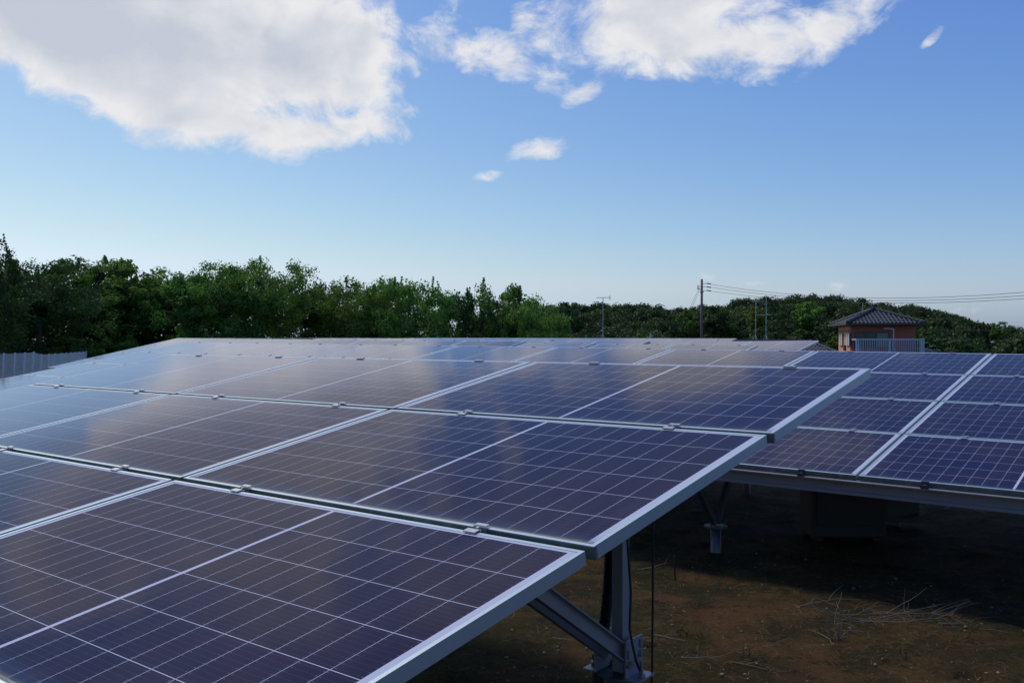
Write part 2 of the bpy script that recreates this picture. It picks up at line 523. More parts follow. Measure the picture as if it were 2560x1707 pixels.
def tile_material():
    m, nt, p, b = mat("roof_tile")
    tc = nd(nt, "ShaderNodeTexCoord")
    n = b.noise(tc.outputs["Object"], 3.0, 5, 0.6)
    n2 = b.noise(tc.outputs["Object"], 30.0, 3, 0.6)
    c = b.mix(n, (0.018, 0.018, 0.024, 1), (0.040, 0.038, 0.046, 1))
    c = b.mix(b.m("MULTIPLY", n2, 0.4), c, (0.065, 0.06, 0.07, 1))
    nt.links.new(c, p.inputs["Base Color"])
    p.inputs["Roughness"].default_value = 0.38
    return m

M = {}
M["glass"] = panel_material()
M["frame"] = frame_material()
M["back"] = simple("panel_back", (0.62, 0.63, 0.64), 0.6)
M["alu"] = simple("rail_aluminium", (0.36, 0.37, 0.39), 0.45, 0.45, 0.12, 9.0)
M["galv"] = simple("galvanised_steel", (0.11, 0.125, 0.14), 0.5, 0.7, 0.25, 14.0)
M["clamp"] = simple("clamp_metal", (0.50, 0.50, 0.49), 0.4, 0.6, 0.1, 30.0)
M["bolt"] = simple("bolt_steel", (0.35, 0.33, 0.31), 0.5, 0.8, 0.3, 50.0)
M["black"] = simple("black_plastic", (0.014, 0.014, 0.015), 0.55, 0.0, 0.2, 20.0)
M["cabinet"] = simple("cabinet_paint", (0.014, 0.0145, 0.016), 0.5, 0.0, 0.1, 4.0)
M["lid"] = simple("grey_plastic", (0.05, 0.052, 0.055), 0.5)
M["aerial"] = simple("aerial_aluminium", (0.46, 0.49, 0.52), 0.45, 0.3)
M["soil"] = ground_material()
M["straw"] = simple("straw", (0.21, 0.165, 0.10), 0.8, 0.0, 0.35, 1.5)
M["twig"] = simple("dry_twig", (0.17, 0.145, 0.12), 0.85, 0.0, 0.35, 8.0)
M["bark"] = simple("bark", (0.10, 0.075, 0.055), 0.9, 0.0, 0.4, 6.0, 0.6, 40.0)
M["pole"] = simple("pole_concrete", (0.16, 0.125, 0.115), 0.85, 0.0, 0.2, 1.5)
M["wire"] = simple("wire_black", (0.03, 0.03, 0.035), 0.6)
M["fence"] = simple("fence_paint", (0.70, 0.72, 0.70), 0.5, 0.1, 0.08)
M["white"] = simple("white_paint", (0.52, 0.57, 0.63), 0.45, 0.0, 0.04)
M["tile"] = tile_material()
M["wall_front"] = simple("siding_shaded", (0.40, 0.125, 0.09), 0.85, 0.0, 0.15, 5.0, 0.3, 60.0)  # house siding with the shade of the front put into a darker colour
M["wall_side"] = simple("siding_sunlit", (0.70, 0.30, 0.18), 0.85, 0.0, 0.12, 5.0, 0.3, 60.0)  # same siding, sunlight on the left wall put into a lighter colour
M["soffit"] = simple("soffit", (0.10, 0.075, 0.07), 0.8)
M["window"] = simple("window_glass", (0.035, 0.045, 0.055), 0.12)
M["shutter"] = simple("shutter_grey", (0.25, 0.25, 0.23), 0.6)
M["sash"] = simple("window_sash", (0.06, 0.05, 0.048), 0.5)
M["pale"] = simple("pale_frame", (0.55, 0.55, 0.50), 0.6)
M["leaf"] = leaf_material("leaf_green", (0.060, 0.150, 0.022), (0.200, 0.350, 0.055))
M["leaf_dark"] = leaf_material("leaf_dark", (0.028, 0.070, 0.020), (0.075, 0.150, 0.034), 0.42)
M["leaf_hill"] = leaf_material("leaf_hill", (0.022, 0.048, 0.016), (0.088, 0.150, 0.034), 0.3)
M["leaf_lime"] = leaf_material("leaf_lime", (0.10, 0.15, 0.020), (0.20, 0.25, 0.04), 0.3)
M["grass"] = leaf_material("grass_blade", (0.03, 0.06, 0.014), (0.07, 0.13, 0.03), 0.3)

# ------------------------------------------------------------------ ground
def smooth(a, b, x):
    t = np.clip((x - a) / (b - a), 0, 1)
    return t * t * (3 - 2 * t)

SKY_PX = np.array([-400, 0, 400, 900, 1380, 1420, 1470, 1545, 1610, 1700, 1745, 1795, 1850, 1910, 1990, 2070, 2120, 2180, 2285, 2340, 2395, 2450, 2490, 2560, 2700, 3200], float)
SKY_PY = np.array([780, 780, 780, 770, 763, 756, 762, 762, 764, 772, 769, 768, 750, 746, 742, 742, 751, 757, 765, 775, 791, 806, 822, 822, 822, 825], float)

def ground_z(x, y):
    x = np.asarray(x, float); y = np.asarray(y, float)
    d = x * sY + y * cY
    lat = x * cY - y * sY
    dist = np.hypot(x, y)
    z = 0.0072 * np.clip(-x - 3, 0, 40) * smooth(60, 40, dist)
    # the plot ends in a low bank, the houses beyond stand lower
    z = z - 3.9 * smooth(46, 60, d) * smooth(-0.25, 0.0, lat / np.maximum(d, 1))
    # wooded hill
    ok = d > 60
    px = 1280 + FPX * lat / np.maximum(d, 1)
    top = EYE + (853.5 - np.interp(px, SKY_PX, SKY_PY)) / FPX * 235.0 - 6.0
    z = z + np.where(ok, (top + 3.9) * smooth(120, 235, d) * smooth(1100, 1400, px), 0)
    z = z + 0.012 * np.sin(x * 1.7 + 0.6 * np.sin(y * 1.3)) * np.cos(y * 1.9) * smooth(14, 8, dist)
    return z

def axis(lo, hi, fine_lo, fine_hi, step, grow):
    a = list(np.arange(fine_lo, fine_hi + 1e-6, step))
    s = step; v = fine_hi
    while v < hi:
        s *= grow; v += s; a.append(min(v, hi))
    s = step; v = fine_lo
    pre = []
    while v > lo:
        s *= grow; v -= s; pre.append(max(v, lo))
    return np.array(pre[::-1] + a)

def build_ground():
    xs = axis(-1400, 1400, -7, 3, 0.12, 1.06)
    ys = axis(-300, 1800, 0, 12, 0.12, 1.06)
    X, Y = np.meshgrid(xs, ys)
    Z = ground_z(X, Y)
    rng = np.random.default_rng(3)
    Z = Z + rng.normal(0, 0.006, Z.shape) * (np.hypot(X, Y) < 14)
    nx, ny = len(xs), len(ys)
    V = np.stack([X.ravel(), Y.ravel(), Z.ravel()], 1)
    i = np.arange(nx * ny).reshape(ny, nx)
    F = np.stack([i[:-1, :-1].ravel(), i[:-1, 1:].ravel(), i[1:, 1:].ravel(), i[1:, :-1].ravel()], 1)
    me = np_mesh("ground", V, F, M["soil"])
    me.polygons.foreach_set("use_smooth", [True] * len(me.polygons))
    o = link(bpy.data.objects.new("ground", me))
    tag(o, "bare brown soil with moss patches under the solar arrays", kind="structure")
build_ground()

def gz(x, y):
    return float(ground_z(x, y))

# ------------------------------------------------------------------ solar tables
GLASS_ME = None
def panel_meshes():
    fw = 0.011
    g = MB()
    hx, hy = PL / 2, PW / 2
    ix, iy = hx - fw, hy - fw
    # glass face just under the frame lip, with the white back sheet below
    g.add([(-ix, -iy, -0.0015), (ix, -iy, -0.0015), (ix, iy, -0.0015), (-ix, iy, -0.0015)], [(0, 1, 2, 3)], 0)
    g.add([(-ix, -iy, -0.008), (-ix, iy, -0.008), (ix, iy, -0.008), (ix, -iy, -0.008)], [(0, 1, 2, 3)], 1)
    f = MB()
    for sx in (-1, 1):
        f.box((sx * (hx - fw / 2), 0, -PT / 2), (fw, PW - 2 * fw, PT))
        f.box((sx * (hx - fw - 0.0125), 0, -PT + 0.001), (0.025, PW - 2 * fw, 0.002))
    for sy in (-1, 1):
        f.box((0, sy * (hy - fw / 2), -PT / 2), (PL, fw, PT))
        f.box((0, sy * (hy - fw - 0.0125), -PT + 0.0008), (PL - 2 * fw - 0.052, 0.025, 0.002))
    return g.mesh("solar_panel", [M["glass"], M["back"]]), f.mesh("panel_frame", M["frame"])
PANEL_ME, FRAME_ME = panel_meshes()

def clamp_mesh(step):
    """pressed clamp over two neighbouring frames, one a little higher than the other, with its bolt"""
    c = MB()
    c.box((0, -0.018, 0.0035), (0.038, 0.021, 0.003))
    c.box((0.004, 0.019, 0.006), (0.038, 0.014, 0.003))
    c.box((0.004, 0.0105, -0.010), (0.042, 0.003, 0.030))
    c.box((0, -0.0055, -0.012), (0.042, 0.003, 0.028))
    c.tube([(0.004, 0.002, -0.020), (0.004, 0.002, -0.004)], 0.006, 10)
    c.tube([(0.004, 0.002, -0.004), (0.004, 0.002, 0.006)], 0.0045, 6)
    return c.mesh("clamp", M["clamp"])
def end_clamp_mesh(front):
    s = -1 if front else 1
    c = MB()
    if not front:
        c.box((0, -s * 0.008, 0.0035), (0.055, 0.016, 0.003))
        c.box((0, s * 0.003, -0.014), (0.055, 0.003, 0.036))
        return c.mesh("clamp", M["clamp"])
    c.box((0, 0.005, 0.0025), (0.042, 0.010, 0.002))
    c.box((0, -0.0025, -0.014), (0.042, 0.003, 0.032))
    c.box((0, -0.014, -0.030), (0.042, 0.026, 0.003))
    c.box((0, -0.0262, -0.022), (0.042, 0.003, 0.020))
    c.tube([(0, -0.014, -0.028), (0, -0.014, -0.014)], 0.007, 8)
    return c.mesh("clamp", M["galv"])
CLAMP_ME = clamp_mesh(0)
END_ME = {True: end_clamp_mesh(True), False: end_clamp_mesh(False)}

def rail_profile(front, length):
    """extruded rail along x from 0 to -length, top at z = 0, centred on y = 0"""
    r = MB()
    L = length
    if front:
        # deep front beam: two ledges, ribbed web, lower lip
        r.box((-L / 2, 0.010, -0.050), (L, 0.012, 0.096))
        r.box((-L / 2, -0.016, -0.003), (L, 0.046, 0.006))
        r.box((-L / 2, -0.0215, -0.012), (L, 0.005, 0.012))
        r.box((-L / 2, -0.005, -0.018), (L, 0.018, 0.004))
        r.box((-L / 2, 0.0025, -0.052), (L, 0.003, 0.006))
        r.box((-L / 2, -0.004, -0.094), (L, 0.016, 0.006))
        r.box((-L / 2, -0.011, -0.0855), (L, 0.004, 0.011))
    else:
        r.box((-L / 2, 0, -0.003), (L, 0.05, 0.006))
        r.box((-L / 2, 0.0, -0.036), (L, 0.03, 0.060))
        r.box((-L / 2, 0, -0.069), (L, 0.05, 0.006))
    return r

def solar_table(label, right_x, y0, z0, cols, tilt, slope, rows=4, gap=0.012, jgap=0.02,
                row_tilts=None, row_du=None, row_gaps=None, clamps=True, supports=None, back_supports=None, front_pile=0.5, back_pile=3.05, detail=True, step=2.5):
    """right_x, y0, z0: lower right corner of the glass plane; the table runs to the left (-x)"""
    group = "rows of solar panels across the plot"
    gzv = gz(right_x - cols * PL / 2, y0 + 2)
    base = Vector((right_x, y0, gzv))
    root = empty("solar_array", base, label, "solar array", group)
    r = Vector((math.cos(slope), 0, math.sin(slope)))
    length = cols * PL + (cols - 1) * jgap
    O = Vector((right_x, y0, z0)) - base
    rowO = []
    for k in range(rows):
        t = row_tilts[k] if row_tilts else tilt
        up = Vector((0, math.cos(t), math.sin(t)))
        du = row_du[k] if row_du else 0.0
        up = (up - r * up.dot(r)).normalized()
        n = r.cross(up)
        Mx = Matrix((r, up, n)).transposed()
        P0 = O + r * du
        rowO.append((P0, up, n, Mx, t))
        for c in range(cols):
            ctr = P0 - r * (c * (PL + jgap) + PL / 2) + up * (PW / 2)
            wob = Matrix.Rotation(random.uniform(-0.0012, 0.0012), 3, "X") @ Matrix.Rotation(random.uniform(-0.0008, 0.0008), 3, "Y")
            T = Matrix.Translation(ctr) @ (Mx @ wob).to_4x4()
            g = bpy.data.objects.new("solar_panel", PANEL_ME)
            link(g, root); g.matrix_local = T
            fr = bpy.data.objects.new("panel_frame", FRAME_ME)
            link(fr, g)
        gp = (row_gaps[k] if row_gaps else gap)
        O = O + up * (PW + gp)
    # rails under the row joints
    lines = []
    for k in range(rows + 1):
        if k == 0:
            P, up, n, Mx, t = rowO[0]; pos = P
        elif k == rows:
            P, up, n, Mx, t = rowO[-1]; pos = P + up * PW
        else:
            P, up, n, Mx, t = rowO[k]; pos = P - up * (0.5 * (row_gaps[k - 1] if row_gaps else gap))
        off = 0.012 if k == 0 else (-0.03 if k == rows else 0.0)
        q = pos - n * (PT + 0.001) + up * off
        lines.append((q, up, n, Mx))
        inset = 0.04 if k == 0 else 0.30
        o = rail_profile(k == 0, length - 2 * inset).build("rail", M["alu"], root)
        o.matrix_local = Matrix.Translation(q - r * inset) @ Mx.to_4x4()
        if k == 0 and detail:
            # joint in the front beam: a pair of splice screws
            for uu in np.arange(1.75, length, 3.37):
                for j in range(4):
                    xx = -uu + (j - 1.5) * 0.035
                    MB().tube([(xx, 0.006, -0.040), (xx, -0.002, -0.040)], 0.006, 6).build("splice_screw", M["bolt"], o)
    # clamps
    if clamps:
        for k in range(rows + 1):
            for c in range(cols):
                for fr_ in (0.215, 0.775):
                    if k == 0:
                        P, up, n, Mx, t = rowO[0]; pos = P
                        me = END_ME[True]
                    elif k == rows:
                        P, up, n, Mx, t = rowO[-1]; pos = P + up * PW
                        me = END_ME[False]
                    else:
                        P, up, n, Mx, t = rowO[k]; pos = P - up * (0.5 * (row_gaps[k - 1] if row_gaps else gap))
                        me = CLAMP_ME
                    pos = pos - r * (c * (PL + jgap) + fr_ * PL + random.uniform(-0.03, 0.03))
                    o = bpy.data.objects.new("clamp", me)
                    link(o, root); o.matrix_local = Matrix.Translation(pos) @ Mx.to_4x4()
    # supports
    xs = supports if supports is not None else list(np.arange(0.75, length, step))
    jobs = [(uu, ("front", "back") if back_supports is None else ("front",)) for uu in xs]
    if back_supports is not None:
        jobs += [(uu, ("back",)) for uu in back_supports]
    for uu, which_ends in jobs:
        def under(v):
            """point under the rails at distance v up the slope"""
            k = min(rows - 1, max(0, int(v / (PW + gap))))
            P, up, n, Mx, t = rowO[k]
            return P - r * uu + up * (v - k * (PW + gap)) - n * (PT + 0.075), n
        Lv = rows * (PW + gap)
        rf = MB()
        a, n = under(0.10); bq, _ = under(Lv - 0.12)
        rf.beam(a - n * 0.035, bq - n * 0.035, 0.05, 0.068, n)
        rf.build("rafter", M["alu"], root)
        for which, v in (("front", front_pile), ("back", back_pile)):
            if which not in which_ends:
                continue
            top, n = under(v)
            x_, y_ = base.x + top.x, base.y + top.y
            g0 = gz(x_, y_) - base.z
            head = g0 + (0.19 if which == "front" else 0.34)
            if detail is False:
                head = g0 + 0.25
            p_ = MB()
            p_.tube([(top.x, top.y, g0 - 0.25), (top.x, top.y, head)], 0.038, 14)
            pile = p_.build("pile", M["galv"], root, True)
            fl = MB()
            fl.tube([(top.x, top.y, head), (top.x, top.y, head + 0.010)], 0.085, 24)
            for a_ in range(3):
                th = 0.5 + a_ * 2.094
                fl.tube([(top.x + 0.065 * math.cos(th), top.y + 0.065 * math.sin(th), head - 0.012), (top.x + 0.065 * math.cos(th), top.y + 0.065 * math.sin(th), head + 0.030)], 0.006, 6)
            fl.build("flange", M["galv"], pile)
            b0 = Vector((top.x, top.y, head + 0.03))
            if which == "front":
                for s in (-1, 1):
                    e, n2 = under(v + s * 0.36)
                    br = MB(); br.beam(b0 + Vector((0, s * 0.02, 0.0)), e - n2 * 0.07, 0.045, 0.035, (1, 0, 0))
                    br.build("brace", M["galv"], root)
            else:
                po = MB()
                po.box((top.x, top.y, (head + 0.012 + top.z - 0.06) / 2), (0.047, 0.047, top.z - 0.06 - head - 0.012))
                po.build("post", M["alu"], root, False, 0.003)
                for s in (-1, 1):
                    e, n2 = under(v - 0.86)
                    xo = Vector((s * 0.034, 0, 0))
                    br = MB()
                    p0 = b0 + xo + Vector((0, -0.03, 0.055)); p1 = e - n2 * 0.05 + xo
                    br.beam(p0, p1, 0.006, 0.056, (0, 0, 1))
                    dirv = (p1 - p0).normalized(); upv = Vector((1, 0, 0)).cross(dirv)
                    br.beam(p0 + upv * 0.0255 + xo * 0.36, p1 + upv * 0.0255 + xo * 0.36, 0.024, 0.005, upv)
                    br.beam(p0 - upv * 0.0255 + xo * 0.36, p1 - upv * 0.0255 + xo * 0.36, 0.024, 0.005, upv)
                    br.build("brace", M["alu"], root)
                for s in (-1, 1):
                    bk = MB()
                    xw = top.x + s * 0.064
                    bk.box((xw, top.y - 0.015, head + 0.08), (0.005, 0.115, 0.135))
                    bk.box((xw + s * 0.027, top.y - 0.015, head + 0.0145), (0.05, 0.115, 0.007))
                    brk = bk.build("bracket", M["alu"], root)
                    bo = MB()
                    for dy, dz in ((-0.06, 0.065), (0.022, 0.085)):
                        bo.tube([(xw + s * 0.003, top.y + dy, head + dz), (xw + s * 0.014, top.y + dy, head + dz)], 0.013, 6)
                        bo.box((xw + s * 0.006, top.y + dy, head + dz + 0.035), (0.004, 0.008, 0.03))
                    bo.tube([(xw + s * 0.035, top.y - 0.02, head + 0.018), (xw + s * 0.035, top.y - 0.02, head + 0.075)], 0.007, 6)
                    bo.tube([(xw + s * 0.035, top.y - 0.02, head + 0.018), (xw + s * 0.035, top.y - 0.02, head + 0.030)], 0.015, 6)
                    bo.build("bolt", M["bolt"], brk)
    return root

random.seed(5)
T1T = 0.16849
def near_table():
    # the glass corner of the second row up from the eaves was surveyed; the first row continues below it
    t = [T1T, T1T, T1T + 0.00946, T1T + 0.00946 + 0.00441]
    g0 = 0.0283
    A = Vector((-1.14869, 1.71446, EYE - 0.47114)) - Vector((0, math.cos(T1T), math.sin(T1T))) * PW   # lower right corner of row A
    low = A - Vector((0, math.cos(T1T), math.sin(T1T))) * (PW + g0)
    return solar_table("nearest panel table in the foreground, running out of the picture bottom left", low.x, low.y, low.z, 3, T1T, -0.00167,
                       row_tilts=t, row_du=[0, 0, 0.00528, 0.015], row_gaps=[g0, g0, 0.0259, 0.02], supports=[0.62, 2.9, 4.6], front_pile=0.55, back_pile=3.10)
near_table()
# the second row: fourteen columns in two lengths that butt at a joint
J = PL + 0.02
SL2 = -0.0079
def row2(n_right, cols, label, sup, bsup=None):
    xr = -1.799 + n_right * J - 0.01
    z = EYE - 0.81121 + (xr + 1.799) * SL2 / 1.0
    solar_table(label, xr, 5.6408, z, cols, 0.17504, SL2, supports=sup, back_supports=bsup, front_pile=0.5, back_pile=3.0)
row2(3, 6, "second row panel table with deep blue panels over the open brown soil, dark cabinet beneath", [0.9, 3.5, 6.22, 8.8], [1.8, 4.4, 7.08, 9.6])
row2(-3, 5, "panel table of the second row behind the foreground table, grey with cloud reflections", [0.8, 3.2, 5.6, 7.8])

def far_table(label, y_top, xl, xr, zl, zr, tilt=0.174, rows=4, clamps=True, cols=None, step=3.3):
    cols = cols or max(1, int(round((xr - xl + 0.02) / J)))
    slope = math.atan2(zr - zl, xr - xl)
    h = rows * PW + (rows - 1) * 0.012
    return solar_table(label, xr, y_top - h * math.cos(tilt), zr - h * math.sin(tilt), cols, tilt, slope, rows=rows, clamps=clamps, detail=False, step=step)

far_table("panel table at the left end of the third row beside the mesh fence", 15.6, -25.4, -12.0, 1.655, 1.556, tilt=0.205)
far_table("single column panel table in the middle of the third row", 15.62, -11.9, -10.2, 1.530, 1.520)
far_table("short panel table at the right end of the third row, dark end frame", 15.6, -10.1, -6.72, 1.505, 1.482)
far_table("low panel table at the left end of the fourth row, mirroring the dark trees", 21.5, -35.6, -25.2, 1.43, 1.50, clamps=False)
far_table("panel table in the middle of the fourth row ending in a dark wedge", 21.5, -25.1, -12.3, 1.585, 1.565, clamps=False)
far_table("panel table at the right end of the fourth row before the tiled roof", 21.55, -12.15, -7.75, 1.540, 1.572, clamps=False)
far_table("panel table at the left end of the fifth row against the tree belt", 27.5, -41.4, -19.8, 1.735, 1.640, clamps=False, step=4.5)
far_table("panel table at the right end of the fifth row near the utility pole", 27.5, -19.6, -13.2, 1.60, 1.605, clamps=False, step=4.5)
far_table("panel table of the sixth row seen only as a thin top edge", 33.4, -41.0, -16.0, 1.765, 1.66, clamps=False, step=6.0)
far_table("farthest panel table of the seventh row seen as a sliver below the trees", 39.4, -37.7, -18.0, 1.765, 1.69, clamps=False, step=6.0)

# ------------------------------------------------------------------ things under and beside the tables
def ground_at(px, py):
    """ground point sighted at a pixel of the photograph"""
    d = EYE * FPX / (py - 853.5)
    p = at(px, py, d)
    return Vector((p.x, p.y, gz(p.x, p.y)))

def cabinet():
    p = ground_at(2105, 1345)
    root = empty("electrical_cabinet", p, "dark power cabinet standing on the soil under the second row table", "cabinet", rz=-YAW)
    b = MB(); b.box((0, 0, 0.40), (0.57, 0.30, 0.74)); b.build("body", M["cabinet"], root, False, 0.01)
    b = MB(); b.box((0, -0.158, 0.43), (0.50, 0.014, 0.60)); d = b.build("door", M["cabinet"], root, False, 0.004)
    b = MB(); b.box((0.2, -0.175, 0.43), (0.02, 0.02, 0.10)); b.build("handle", M["bolt"], d)
    for s in (-1, 1):
        b = MB(); b.box((s * 0.22, 0, 0.0), (0.06, 0.26, 0.06)); b.build("foot", M["cabinet"], root)
    q = ground_at(2245, 1312)
    root = empty("junction_box", q, "grey junction box on a short post beside the dark cabinet", "junction box", rz=-YAW)
    b = MB(); b.box((0, 0, 0.22), (0.30, 0.16, 0.34)); bo = b.build("body", M["lid"], root, False, 0.008)
    b = MB(); b.box((0, -0.085, 0.22), (0.27, 0.008, 0.30)); b.build("lid", M["lid"], root, False, 0.003)
    b = MB(); b.tube([(0, 0, -0.05), (0, 0, 0.05)], 0.025, 10); b.build("post", M["galv"], root)
cabinet()

def cables():
    # ribbed conduit that leans beside the post of the nearest table
    top = at(1526, 1370, 3.42); bot = at(1497, 1640, 3.36)
    n = 90
    pts = [top.lerp(bot, i / n) + Vector((0.01 * math.sin(i / n * 3), 0, 0)) for i in range(n + 1)]
    top2 = top + Vector((0.02, 0.03, 0.22))
    pts = [top2.lerp(top, i / 24) for i in range(24)] + pts
    pts.append(bot + Vector((-0.02, 0.0, -0.35)))
    rs = [0.024 if i % 2 else 0.0205 for i in range(len(pts))]
    b = MB(); b.tube(pts, rs, 10)
    o = b.build("ribbed_conduit", M["black"], None, False)
    tag(o, "black ribbed conduit leaning beside the post of the nearest table", "conduit")
    p = at(1633, 1300, 3.3); q = at(1627, 1707, 3.3)
    g = gz(q.x, q.y)
    b = MB(); b.tube([p + Vector((0, 0, 0.06)), p.lerp(q, 0.5) + Vector((0.003, 0, 0)), Vector((q.x, q.y, g - 0.05))], 0.0042, 8)
    tag(b.build("earth_cable", M["black"]), "thin black cable dropping straight to the soil right of the post", "cable")
    # cable tied along the post
    b = MB()
    pts = [at(1568, 1345, 3.22), at(1572, 1400, 3.22), at(1577, 1480, 3.22), at(1574, 1570, 3.22), at(1581, 1610, 3.22), at(1590, 1650, 3.22), at(1602, 1680, 3.25)]
    b.tube(pts, 0.0045, 8)
    o = b.build("tied_cable", M["black"]); tag(o, "black cable tied along the post of the nearest table", "cable")
    p = ground_at(1689, 1447)
    b = MB(); b.tube([p + Vector((0, 0, -0.05)), p + Vector((-0.01, 0, 0.16))], 0.006, 7)
    tag(b.build("marker_stake", M["black"]), "short dark stake stuck in the soil between the two tables", "stake")
    p = ground_at(2290, 1290)
    b = MB(); pts = [at(2275, 1300, 7.5), at(2310, 1285, 7.6), at(2360, 1272, 7.7), at(2400, 1258, 7.9)]
    b.tube(pts, 0.008, 8)
    tag(b.build("slack_cable", M["black"]), "slack black cable running up from the junction box", "cable")
cables()

def crooked(p, d, length, rad, rng, n=7, bend=0.25):
    pts = [Vector(p)]; d = Vector(d).normalized()
    for i in range(n):
        d = (d + Vector((rng.uniform(-bend, bend), rng.uniform(-bend, bend), rng.uniform(-bend, bend) * 0.5))).normalized()
        q = pts[-1] + d * (length / n)
        q.z = max(q.z, gz(q.x, q.y) + rad)
        pts.append(q)
    return pts

def branch(px, py, ang, length, rad, label, twigs=4, lift=0.05, seed=0):
    rng = random.Random(seed)
    p = ground_at(px, py); p.z += rad
    a = -YAW + R(ang)
    d = Vector((math.cos(a), math.sin(a), lift))
    b = MB()
    pts = crooked(p, d, length, rad, rng)
    b.tube(pts, [rad * (1 - 0.75 * i / (len(pts) - 1)) for i in range(len(pts))], 6)
    for k in range(twigs):
        i = rng.randrange(1, len(pts) - 1)
        dd = (pts[i + 1] - pts[i]).normalized() + Vector((rng.uniform(-0.9, 0.9), rng.uniform(-0.9, 0.9), rng.uniform(0.0, 0.7)))
        tp = crooked(pts[i], dd, length * rng.uniform(0.2, 0.45), rad * 0.5, rng, 5)
        b.tube(tp, [rad * 0.5 * (1 - 0.7 * j / (len(tp) - 1)) for j in range(len(tp))], 5)
    o = b.build("dry_branch", M["twig"])
    tag(o, label, "branch", "dry branches lying on the soil")
branch(1990, 1518, 2, 0.36, 0.0032, "dry forked branch on the soil at the left of the brush pile", 4, 0.05, 1)
branch(2100, 1540, -8, 0.62, 0.0036, "long dry branch lying through the brush pile", 5, 0.02, 2)
branch(2150, 1556, -14, 0.66, 0.0036, "pale branch along the front of the brush pile, its tip far right", 4, 0.0, 3)
branch(2200, 1548, 10, 0.34, 0.0030, "twiggy branch with upright shoots on the brush pile", 5, 0.15, 4)
branch(2160, 1560, 172, 0.30, 0.0026, "thin branch pointing left out of the brush pile", 4, 0.04, 5)
branch(2345, 1562, -12, 0.16, 0.0028, "small forked twig right of the brush pile", 2, 0.05, 6)
branch(1600, 1595, -8, 0.10, 0.0035, "bent white twig on the soil right of the post", 1, 0.05, 7)
branch(1632, 1588, -30, 0.20, 0.0050, "crooked pale root beside the hanging cable", 1, 0.0, 8)
branch(1592, 1601, 14, 0.12, 0.0035, "little forked twig left of the hanging cable", 2, 0.0, 9)
branch(1595, 1422, 6, 0.22, 0.0045, "bent stalk on the lit soil behind the post", 2, 0.03, 10)
branch(1705, 1645, -24, 0.26, 0.0028, "straight straw-like twig at the bottom edge, right of the cable", 0, 0.0, 11)
branch(1380, 1597, -25, 0.12, 0.0032, "white twig lying under the overhang of the nearest table", 1, 0.0, 12)
branch(1822, 1655, -28, 0.20, 0.0028, "thin twig lying at the bottom edge of the soil", 1, 0.0, 13)

def dead_plant():
    rng = random.Random(21)
    p = ground_at(2088, 1600)
    b = MB()
    for k in range(18):
        a = rng.uniform(0, 6.28); tilt = rng.uniform(0.15, 1.35)
        d = Vector((math.cos(a) * math.sin(tilt), math.sin(a) * math.sin(tilt), math.cos(tilt)))
        L = rng.uniform(0.06, 0.15)
        pts = crooked(p + Vector((rng.uniform(-.02, .02), rng.uniform(-.02, .02), 0.0)), d, L, 0.0015, rng, 5, 0.3)
        b.tube(pts, [0.0022 * (1 - 0.6 * j / 5) for j in range(6)], 4)
    for dx, L in ((-0.02, 0.25), (0.03, 0.15), (0.055, 0.13)):
        pts = crooked(p, (dx * 3, -dx, 1), L, 0.002, rng, 6, 0.12)
        b.tube(pts, [0.0026 * (1 - 0.6 * j / 6) for j in range(7)], 5)
    o = b.build("dead_weed", M["straw"])
    tag(o, "dry bleached weed with upright stalks in front of the brush pile", "dead plant")
dead_plant()

def strands(name, label, centres, mat_, n, spread, lrange, rad, seed, lift=0.15, cat="litter", kind="stuff"):
    rng = np.random.default_rng(seed)
    V, F, S = [], [], []
    k = 0
    for (cx, cy, w) in centres:
        m_ = int(n * w)
        for i in range(m_):
            x = cx + rng.normal(0, spread); y = cy + rng.normal(0, spread)
            a = rng.uniform(0, 6.283); L = rng.uniform(*lrange)
            el = abs(rng.normal(0, lift))
            d = np.array([math.cos(a) * math.cos(el), math.sin(a) * math.cos(el), math.sin(el)])
            side = np.array([-d[1], d[0], 0]); side /= max(np.linalg.norm(side), 1e-6)
            z = gz(x, y) + 0.004
            p0 = np.array([x, y, z]); p1 = p0 + d * L * 0.5 + np.array([0, 0, 0.006]); p2 = p0 + d * L + side * rng.uniform(-.2, .2) * L
            p2[2] = max(p2[2], gz(p2[0], p2[1]) + 0.003)
            up = np.array([0, 0, rad])
            for p, r_ in ((p0, 1), (p1, .9), (p2, .4)):
                V += [p + side * rad * r_, p - side * rad * r_, p + up * r_]
            s_ = rng.uniform(0, 1)
            S += [s_] * 9
            for j in (0, 3):
                for q in range(3):
                    F.append((k + j + q, k + j + (q + 1) % 3, k + j + 3 + (q + 1) % 3, k + j + 3 + q))
            k += 9
    me = np_mesh(name, np.array(V), np.array(F), mat_, {"shade": np.array(S)})
    o = link(bpy.data.objects.new(name, me))
    tag(o, label, cat, None, kind)
rngc = np.random.default_rng(9)
cs = []
for i in range(160):
    q = ground_at(rngc.uniform(1150, 2560), rngc.uniform(1400, 1760))
    cs.append((q.x, q.y, 1.0))
for i in range(50):
    q = ground_at(rngc.uniform(1500, 2560), rngc.uniform(1210, 1400))
    cs.append((q.x, q.y, 1.0))
strands("straw_litter", "loose straw and plant litter strewn on the bare soil", cs, M["straw"], 5, 0.16, (0.015, 0.08), 0.0008, 4)
q = ground_at(2210, 1548)
strands("brush_litter", "mat of fine dry stalks at the brush pile", [(q.x + dx, q.y + dy, 1) for dx, dy in ((0, 0), (.15, .1), (-.15, -.1), (.3, .18), (-.28, -.12))], M["twig"], 16, 0.10, (0.04, 0.16), 0.0011, 5, 0.12)
gs = []
